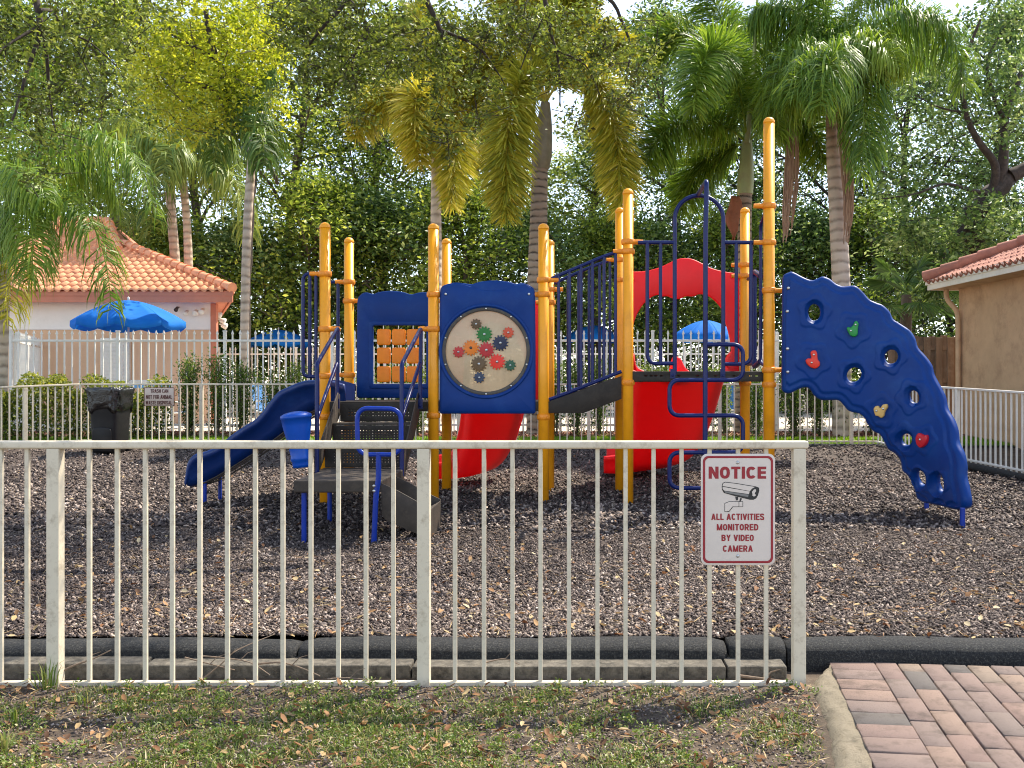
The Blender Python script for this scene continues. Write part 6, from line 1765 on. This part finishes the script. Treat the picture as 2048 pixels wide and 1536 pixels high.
for i, y in enumerate(np.linspace(392, 482, 10)):
    w = 3 + 12 * math.sin(math.pi * min(1, (i + 1) / 9)) ** .8
    for k, s in enumerate((-1, -.4, .3, 1)): V.append(P(1467 + s * w - (i - 5) * .6 + 3 * math.sin(i), y, 20.25 + .10 * (1 - s * s)))
m = MB(); m.add(V, [(i * 4 + k, i * 4 + k + 1, i * 4 + k + 5, i * 4 + k + 4) for i in range(9) for k in range(3)], True)
o = m.build('dry_sheath', M['sheath'], fx, recalc=False); o.modifiers.new('thick', 'SOLIDIFY').thickness = .012

qp = palm('queen_palm', 'tall palm with a thick pale trunk and dry hanging flower stalks behind the climbing wall', 19.0,
     [(1684, 690, 18), (1682, 560, 18), (1674, 400, 17), (1668, 290, 15.5), (1664, 170, 13)], 'ptrunk',
     [[(1668, 165, 0), (1720, 20, -.4), (1840, -20, -.7), (1920, 30, -.9), (1930, 175, -1.0)], [(1668, 165, 0), (1700, 80, -.8), (1738, 90, -1.2), (1735, 200, -1.3), (1722, 350, -1.3)], [(1666, 165, 0), (1620, 60, -.4), (1560, 70, -.6), (1545, 170, -.7), (1556, 270, -.8)],
      ([(1668, 165, 0), (1690, 60, -.6), (1745, 60, -1.2), (1790, 130, -1.4)], {'ytip': .5}), [(1668, 165, 0), (1650, 90, -1.0), (1610, 110, -1.6), (1590, 200, -1.8)], [(1668, 165, 0), (1690, 70, -1.2), (1660, 80, -2.0), (1640, 210, -2.2)],
      [(1668, 165, 0), (1630, 20, .3), (1570, -20, .6), (1500, 40, .8)], [(1668, 165, 0), (1680, 20, .4), (1740, -60, .6), (1830, -40, .8)], [(1668, 165, 0), (1700, 100, .7), (1770, 40, 1.3), (1850, 120, 1.6)], [(1667, 165, 0), (1660, 40, .2), (1640, -60, .2), (1600, -130, .2)]],
     'frond_green', 800, .8, .7, .5, .024, fwd=.4, tint0=.5)
def strands(parent, Z, pts, n, w0):
    V = []; Fs3 = []; off = np.array(ORG[parent.name]); T = []
    for _ in range(n):
        f = rng.uniform(-1, 1); y0 = rng.uniform(0, .3); c = []
        for t in np.linspace(y0, rng.uniform(.6, 1.0), 8):
            i = t * (len(pts) - 1); k = min(len(pts) - 2, int(i)); q = i - k
            px = pts[k][0] * (1 - q) + pts[k + 1][0] * q + f * (w0 * (.6 + .8 * math.sin(math.pi * min(1, t)))) + rng.normal(0, .8); py = pts[k][1] * (1 - q) + pts[k + 1][1] * q
            c.append(np.array(P(px, py, Z + f * .06 + rng.normal(0, .02))))
        b = len(V)
        for q in c: V += [q - [.007, 0, 0], q + [.007, 0, 0]]; T += [rng.uniform(0, 1)] * 2
        Fs3 += [(b + 2 * i, b + 2 * i + 1, b + 2 * i + 3, b + 2 * i + 2) for i in range(len(c) - 1)]
    link('flower_stalk', np_mesh('flower_stalk', np.array(V) - off, [np.array(Fs3)], T), M['frond_dead'], parent)
strands(qp, 18.6, [(1672, 180), (1684, 240), (1694, 330), (1698, 420), (1692, 490)], 70, 8)
strands(qp, 18.7, [(1583, 225), (1585, 290), (1583, 360), (1578, 430), (1572, 490)], 60, 10)

palm('queen_palm', 'palm at the left edge with long bright green fronds arching over the pool house roof', 18.4,
     [(0, 830, 13), (2, 700, 13), (6, 560, 15), (12, 480, 19), (16, 430, 16)], 'ptrunk',
     [[(16, 430, 0), (60, 290, -.3), (170, 200, -.6), (280, 250, -.8), (312, 440, -.9)], [(16, 430, 0), (70, 360, -.6), (150, 350, -1.0), (215, 430, -1.2), (222, 620, -1.3)], [(16, 430, 0), (50, 250, .4), (120, 200, .8), (200, 250, 1.0), (230, 400, 1.1)],
      [(16, 430, 0), (20, 330, -1.0), (50, 290, -1.7), (95, 400, -2.0)], [(16, 430, 0), (0, 300, .2), (-60, 220, .3), (-130, 330, .4)], [(16, 430, 0), (10, 260, .3), (40, 160, .5), (90, 120, .6)], ([(14, 440, 0), (30, 480, -.6), (20, 560, -.9), (12, 650, -1.0)], {'tint': .6, 'mat': 'frond_yel', 'N': 150, 'L': .6}),
      [(16, 430, 0), (45, 380, -1.2), (80, 430, -1.6), (60, 560, -1.8)], [(16, 430, 0), (-30, 400, -.8), (-60, 480, -1.0), (-50, 600, -1.0)], [(16, 430, 0), (80, 300, 1.0), (190, 290, 1.6), (240, 420, 1.8)]],
     'frond_green', 330, .72, .85, .3, .026, fwd=.35, tint0=.58)
palm('queen_palm', 'left one of the two slim palms standing together behind the pool house', 29.0,
     [(352, 690, 10), (351, 540, 9.5), (344, 440, 9), (340, 365, 9)], 'ptrunk',
     [[(342, 355, 0), (330, 250, -.3), (270, 230, -.6), (235, 330, -.7), (240, 470, -.7)], [(342, 355, 0), (350, 290, -.5), (335, 270, -1.0), (310, 340, -1.2), (300, 470, -1.2)], [(342, 355, 0), (310, 230, .6), (240, 190, 1.0), (180, 260, 1.2), (165, 380, 1.3)], [(342, 355, 0), (350, 230, .4), (400, 190, .8), (440, 250, 1.0)], [(342, 355, 0), (330, 230, .3), (300, 130, .5), (270, 110, .6)]],
     'frond_grey', 270, .95, .9, .2, .04, fwd=.3, tint0=.62)
palm('queen_palm', 'right one of the two slim palms standing together behind the pool house', 28.2,
     [(377, 690, 8.5), (377, 545, 8.5), (374, 450, 7.5), (366, 360, 7.5)], 'ptrunk',
     [[(366, 350, 0), (390, 305, -.5), (460, 310, -.8), (500, 380, -.9), (497, 470, -.9)], [(366, 350, 0), (400, 250, .4), (450, 240, .6), (480, 330, .7)], [(366, 350, 0), (350, 270, -.8), (335, 260, -1.4), (325, 370, -1.6)], [(366, 350, 0), (390, 260, .9), (420, 260, 1.4), (430, 370, 1.6)], [(366, 350, 0), (370, 220, .3), (400, 150, .5), (440, 150, .6)]],
     'frond_grey', 270, .95, .9, .2, .04, fwd=.3, tint0=.66)
palm('queen_palm', 'single tall slim palm right of the pool house under the yellow green tree', 21.3,
     [(489, 700, 8.5), (491, 560, 8.5), (496, 430, 8.5), (503, 330, 9), (508, 275, 10)], 'ptrunk',
     [[(507, 275, 0), (480, 200, .9), (440, 220, 1.3), (425, 300, 1.5), (430, 340, 1.5)], [(509, 275, 0), (530, 215, .6), (548, 240, 1.0), (550, 320, 1.1)], [(508, 275, 0), (512, 210, .2), (525, 160, .3), (545, 140, .4)], [(508, 275, 0), (495, 190, .5), (470, 150, .9), (450, 170, 1.1)], [(509, 275, 0), (520, 250, -.3), (530, 280, -.4), (528, 330, -.4)]],
     'frond_grey', 150, .62, .9, .25, .04, fwd=.3, tint0=.35)

def fan_palm():
    Z = 21.2
    t = thing('fan_palm', 'dark fan palm with drooping leaves behind the wooden fence', 'palm tree', (X_(1812, Z), Z, .22))
    m = MB(); m.tube([(X_(1812, Z), Z, .1), P(1812, 640, Z), P(1813, 590, Z)], [.13, .12, .1], 10); m.build('trunk', M['bark'], t)
    off = np.array(ORG[t.name])
    for i in range(15):
        a = rng.uniform(0, 6.283); el = rng.uniform(-.5, 1.2); d = np.array([math.cos(a) * math.cos(el), math.sin(a) * math.cos(el), math.sin(el)])
        o = np.array(P(1813, 592, Z)); e = o + d * .62
        V = []; Fs = []; side = unit(np.cross(d, [0, 0, 1])[None])[0]; up = np.cross(side, d)
        for k in range(22):
            th = (k / 21 - .5) * 4.0; q = d * math.cos(th) + side * math.sin(th); l = rng.uniform(.55, .8) * (1 - .2 * abs(th) / 2)
            w = np.cross(q, up) * .022; b = len(V)
            V += [e, e + q * l * .55 - w + [0, 0, -.05], e + q * l * .55 + w + [0, 0, -.05], e + q * l * .92 + [0, 0, -.36 * l]]
            Fs += [(b, b + 1, b + 3), (b, b + 3, b + 2)]
        b = len(V); w = side * .012; V += [o - w, o + w, e + w, e - w]; Fs += [(b, b + 1, b + 2), (b, b + 2, b + 3)]
        link('fan_leaf', np_mesh('fan_leaf', np.array(V) - off, [np.array(Fs)], np.clip(rng.normal(.3, .15, len(V)), 0, 1)), M['frond_grey'], t)
fan_palm()

# shrubs in the bed behind the far fence
def shrub_src(h, n, spread, lf=.062):
    w = MB(); C = []
    for k in range(6):
        a = rng.uniform(0, 6.28); r = rng.uniform(.02, spread)
        pts = [Vector((.04 * math.cos(a), .04 * math.sin(a), 0)), Vector((r * .5 * math.cos(a), r * .5 * math.sin(a), h * .4)), Vector((r * math.cos(a) + rng.normal(0, .04), r * math.sin(a) + rng.normal(0, .04), h * rng.uniform(.8, 1)))]
        c = catmull([tuple(p) for p in pts], 6, False); w.tube([Vector(q) for q in c], np.linspace(.014, .004, len(c)), 6)
        f = rng.beta(2.0, 1.3, n // 6) * (len(c) - 1); i = np.clip(f.astype(int), 0, len(c) - 2); q = (f - i)[:, None]
        C.append(c[i] * (1 - q) + c[i + 1] * q + rng.normal(0, .075, (n // 6, 3)))
    C = np.concatenate(C)
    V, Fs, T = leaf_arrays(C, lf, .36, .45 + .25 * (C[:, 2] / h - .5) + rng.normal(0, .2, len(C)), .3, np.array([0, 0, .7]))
    wo = w.build('stems', M['bark']); wm = wo.data; bpy.data.objects.remove(wo)
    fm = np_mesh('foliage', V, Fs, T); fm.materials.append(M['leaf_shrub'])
    return wm, fm
shr = [shrub_src(1.6, 2600, .26), shrub_src(1.5, 2100, .2), shrub_src(1.35, 2400, .3)]
for (px, Z, v, sc, lab) in (
    (382, 18.9, 0, 1.0, 'upright shrub just right of the trash can sign'), (432, 19.0, 1, 1.05, 'upright shrub second to the right of the trash can sign'), (482, 19.2, 0, .92, 'upright shrub above the lower end of the blue slide'),
    (545, 19.1, 2, .9, 'shrub behind the middle of the blue slide'), (592, 19.2, 1, .95, 'upright shrub behind the top of the blue slide'), (740, 19.2, 2, .9, 'shrub at the left edge of the tile panel'), (800, 19.4, 0, .95, 'shrub seen between the orange tiles'),
    (838, 19.2, 1, .9, 'shrub between the tile panel and the middle front post'), (1112, 19.0, 1, .98, 'shrub right beside the third front post'), (1152, 19.2, 0, .92, 'shrub behind the lower part of the ramp railings'), (1200, 19.1, 1, 1.0, 'shrub behind the upper part of the ramp railings'),
    (1285, 19.2, 2, 1.05, 'shrub seen through the left half of the red slide hood'), (1325, 19.4, 0, .9, 'shrub in the middle of the red slide hood opening'), (1410, 19.3, 2, 1.02, 'shrub behind the pole climber'), (1450, 19.2, 1, .9, 'shrub at the right side of the red slide hood'),
    (1515, 19.0, 2, .95, 'shrub between the right rear post and the tallest post'), (1590, 18.9, 2, 1.05, 'leafy shrub behind the fence at the left end of the climbing wall'), (1635, 19.1, 0, .85, 'leafy shrub under the climbing wall'), (1690, 19.0, 2, .95, 'leafy shrub below the middle of the climbing wall'), (1745, 19.2, 1, .8, 'leafy shrub behind the corner post of the far fence')):
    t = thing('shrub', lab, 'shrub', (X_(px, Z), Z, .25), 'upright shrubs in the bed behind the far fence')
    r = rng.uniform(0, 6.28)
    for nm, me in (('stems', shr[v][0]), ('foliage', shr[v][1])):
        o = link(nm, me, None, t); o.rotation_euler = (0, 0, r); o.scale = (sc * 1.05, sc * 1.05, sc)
def hedge(label, pts, h, n, wid=.3):
    a, b = Vector(pts[0]), Vector(pts[1])
    t = thing('hedge', label, 'hedge', a)
    f = rng.uniform(0, 1, n); d = b - a; nrm = Vector((-d.y, d.x, 0)).normalized()
    lump = 1 + .12 * np.sin(f * d.length * 5.1) + .08 * np.sin(f * d.length * 11)
    z = rng.beta(1.5, 1.1, n) * h * lump; o = rng.normal(0, wid * .5, n)
    C = np.array(a) + np.array(d) * f[:, None] + np.array(nrm) * o[:, None] + np.stack([np.zeros(n), np.zeros(n), z], 1)
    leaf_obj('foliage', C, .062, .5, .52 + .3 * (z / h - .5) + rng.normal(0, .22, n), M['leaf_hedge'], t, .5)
    m = MB()
    for k in range(int(d.length / .25)):
        p = a + d * ((k + .5) / int(d.length / .25)); m.tube([p, p + Vector((rng.normal(0, .06), rng.normal(0, .06), h * .75))], [.012, .004], 5)
    m.build('stems', M['bark'], t)
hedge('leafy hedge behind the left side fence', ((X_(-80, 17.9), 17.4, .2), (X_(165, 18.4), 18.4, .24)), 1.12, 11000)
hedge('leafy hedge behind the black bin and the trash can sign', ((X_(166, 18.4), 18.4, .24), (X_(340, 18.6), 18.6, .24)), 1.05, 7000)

# twigs caught at the foot of the front fence
GTW = 'dry twigs lying along the front fence'
for pts, r, lab in (
    ([(120, 1345, 4.62), (150, 1330, 4.64), (185, 1318, 4.66), (222, 1300, 4.68)], .006, 'forked dry twig leaning over the kerb beside the left big post'),
    ([(400, 1362, 4.62), (440, 1330, 4.66), (475, 1300, 4.72), (550, 1268, 4.9)], .004, 'long thin twig leaning from the fence foot over the black kerb'),
    ([(370, 1315, 4.66), (420, 1328, 4.63), (470, 1340, 4.62)], .004, 'thin pale twig crossing the fence between two pickets near the long leaning twig'),
    ([(400, 1312, 4.68), (450, 1316, 4.66), (500, 1325, 4.64), (540, 1350, 4.6)], .004, 'bent pale twig behind the left pickets'),
    ([(515, 1328, 4.66), (560, 1325, 4.64), (600, 1335, 4.62), (640, 1352, 4.6)], .005, 'pale curved twig on the kerb left of the middle post'),
    ([(655, 1358, 4.56), (700, 1356, 4.56), (750, 1362, 4.55)], .004, 'short twig lying in front of the bottom rail'),
    ([(970, 1325, 4.66), (1010, 1318, 4.68), (1040, 1330, 4.64)], .004, 'short twig on the kerb right of the middle post'),
    ([(1480, 1352, 4.66), (1530, 1358, 4.64), (1585, 1364, 4.62)], .008, 'thick brown twig beside the right end post'),
    ([(1590, 1445, 4.08), (1620, 1452, 4.05), (1648, 1466, 4.0)], .006, 'dry twig on the grass beside the concrete edge')):
    m = MB(); q = [P(*p) for p in pts]; q = [Vector((p.x, p.y, max(p.z, -.12 + r))) for p in q]
    c = catmull([tuple(p) for p in q], 5, False); m.tube([Vector(p) for p in c], np.linspace(r, r * .45, len(c)), 7)
    k = len(c) // 2; m.tube([Vector(c[k]), Vector(c[k]) + Vector((.03, .01, .03)), Vector(c[k]) + Vector((.07, .0, .045))], [r * .6, r * .45, r * .25], 6)
    setp(m.build('twig', M['twig']), lab, 'twig', GTW)
# long-bladed grass tufts beside the left post
def tuft(px, Z, n, h, lab):
    c = np.array([[X_(px, Z), Z]]) + rng.normal(0, .018, (n, 2))
    o = blades('grass_tuft', M['grassb'], c, gh, h * .6, h, .006, .55, rng.uniform(.4, .85, n))
    if 'kind' in o: del o['kind']
    setp(o, lab, 'plant', 'long grass tufts in the front grass')
tuft(96, 4.53, 26, .17, 'long grass tuft growing against the left big fence post')
tuft(165, 4.3, 20, .10, 'long grass tuft right of the left big fence post')
tuft(30, 4.05, 24, .11, 'long grass tuft at the left edge of the front grass')
tuft(10, 3.75, 26, .13, 'long grass tuft in the lower left corner')
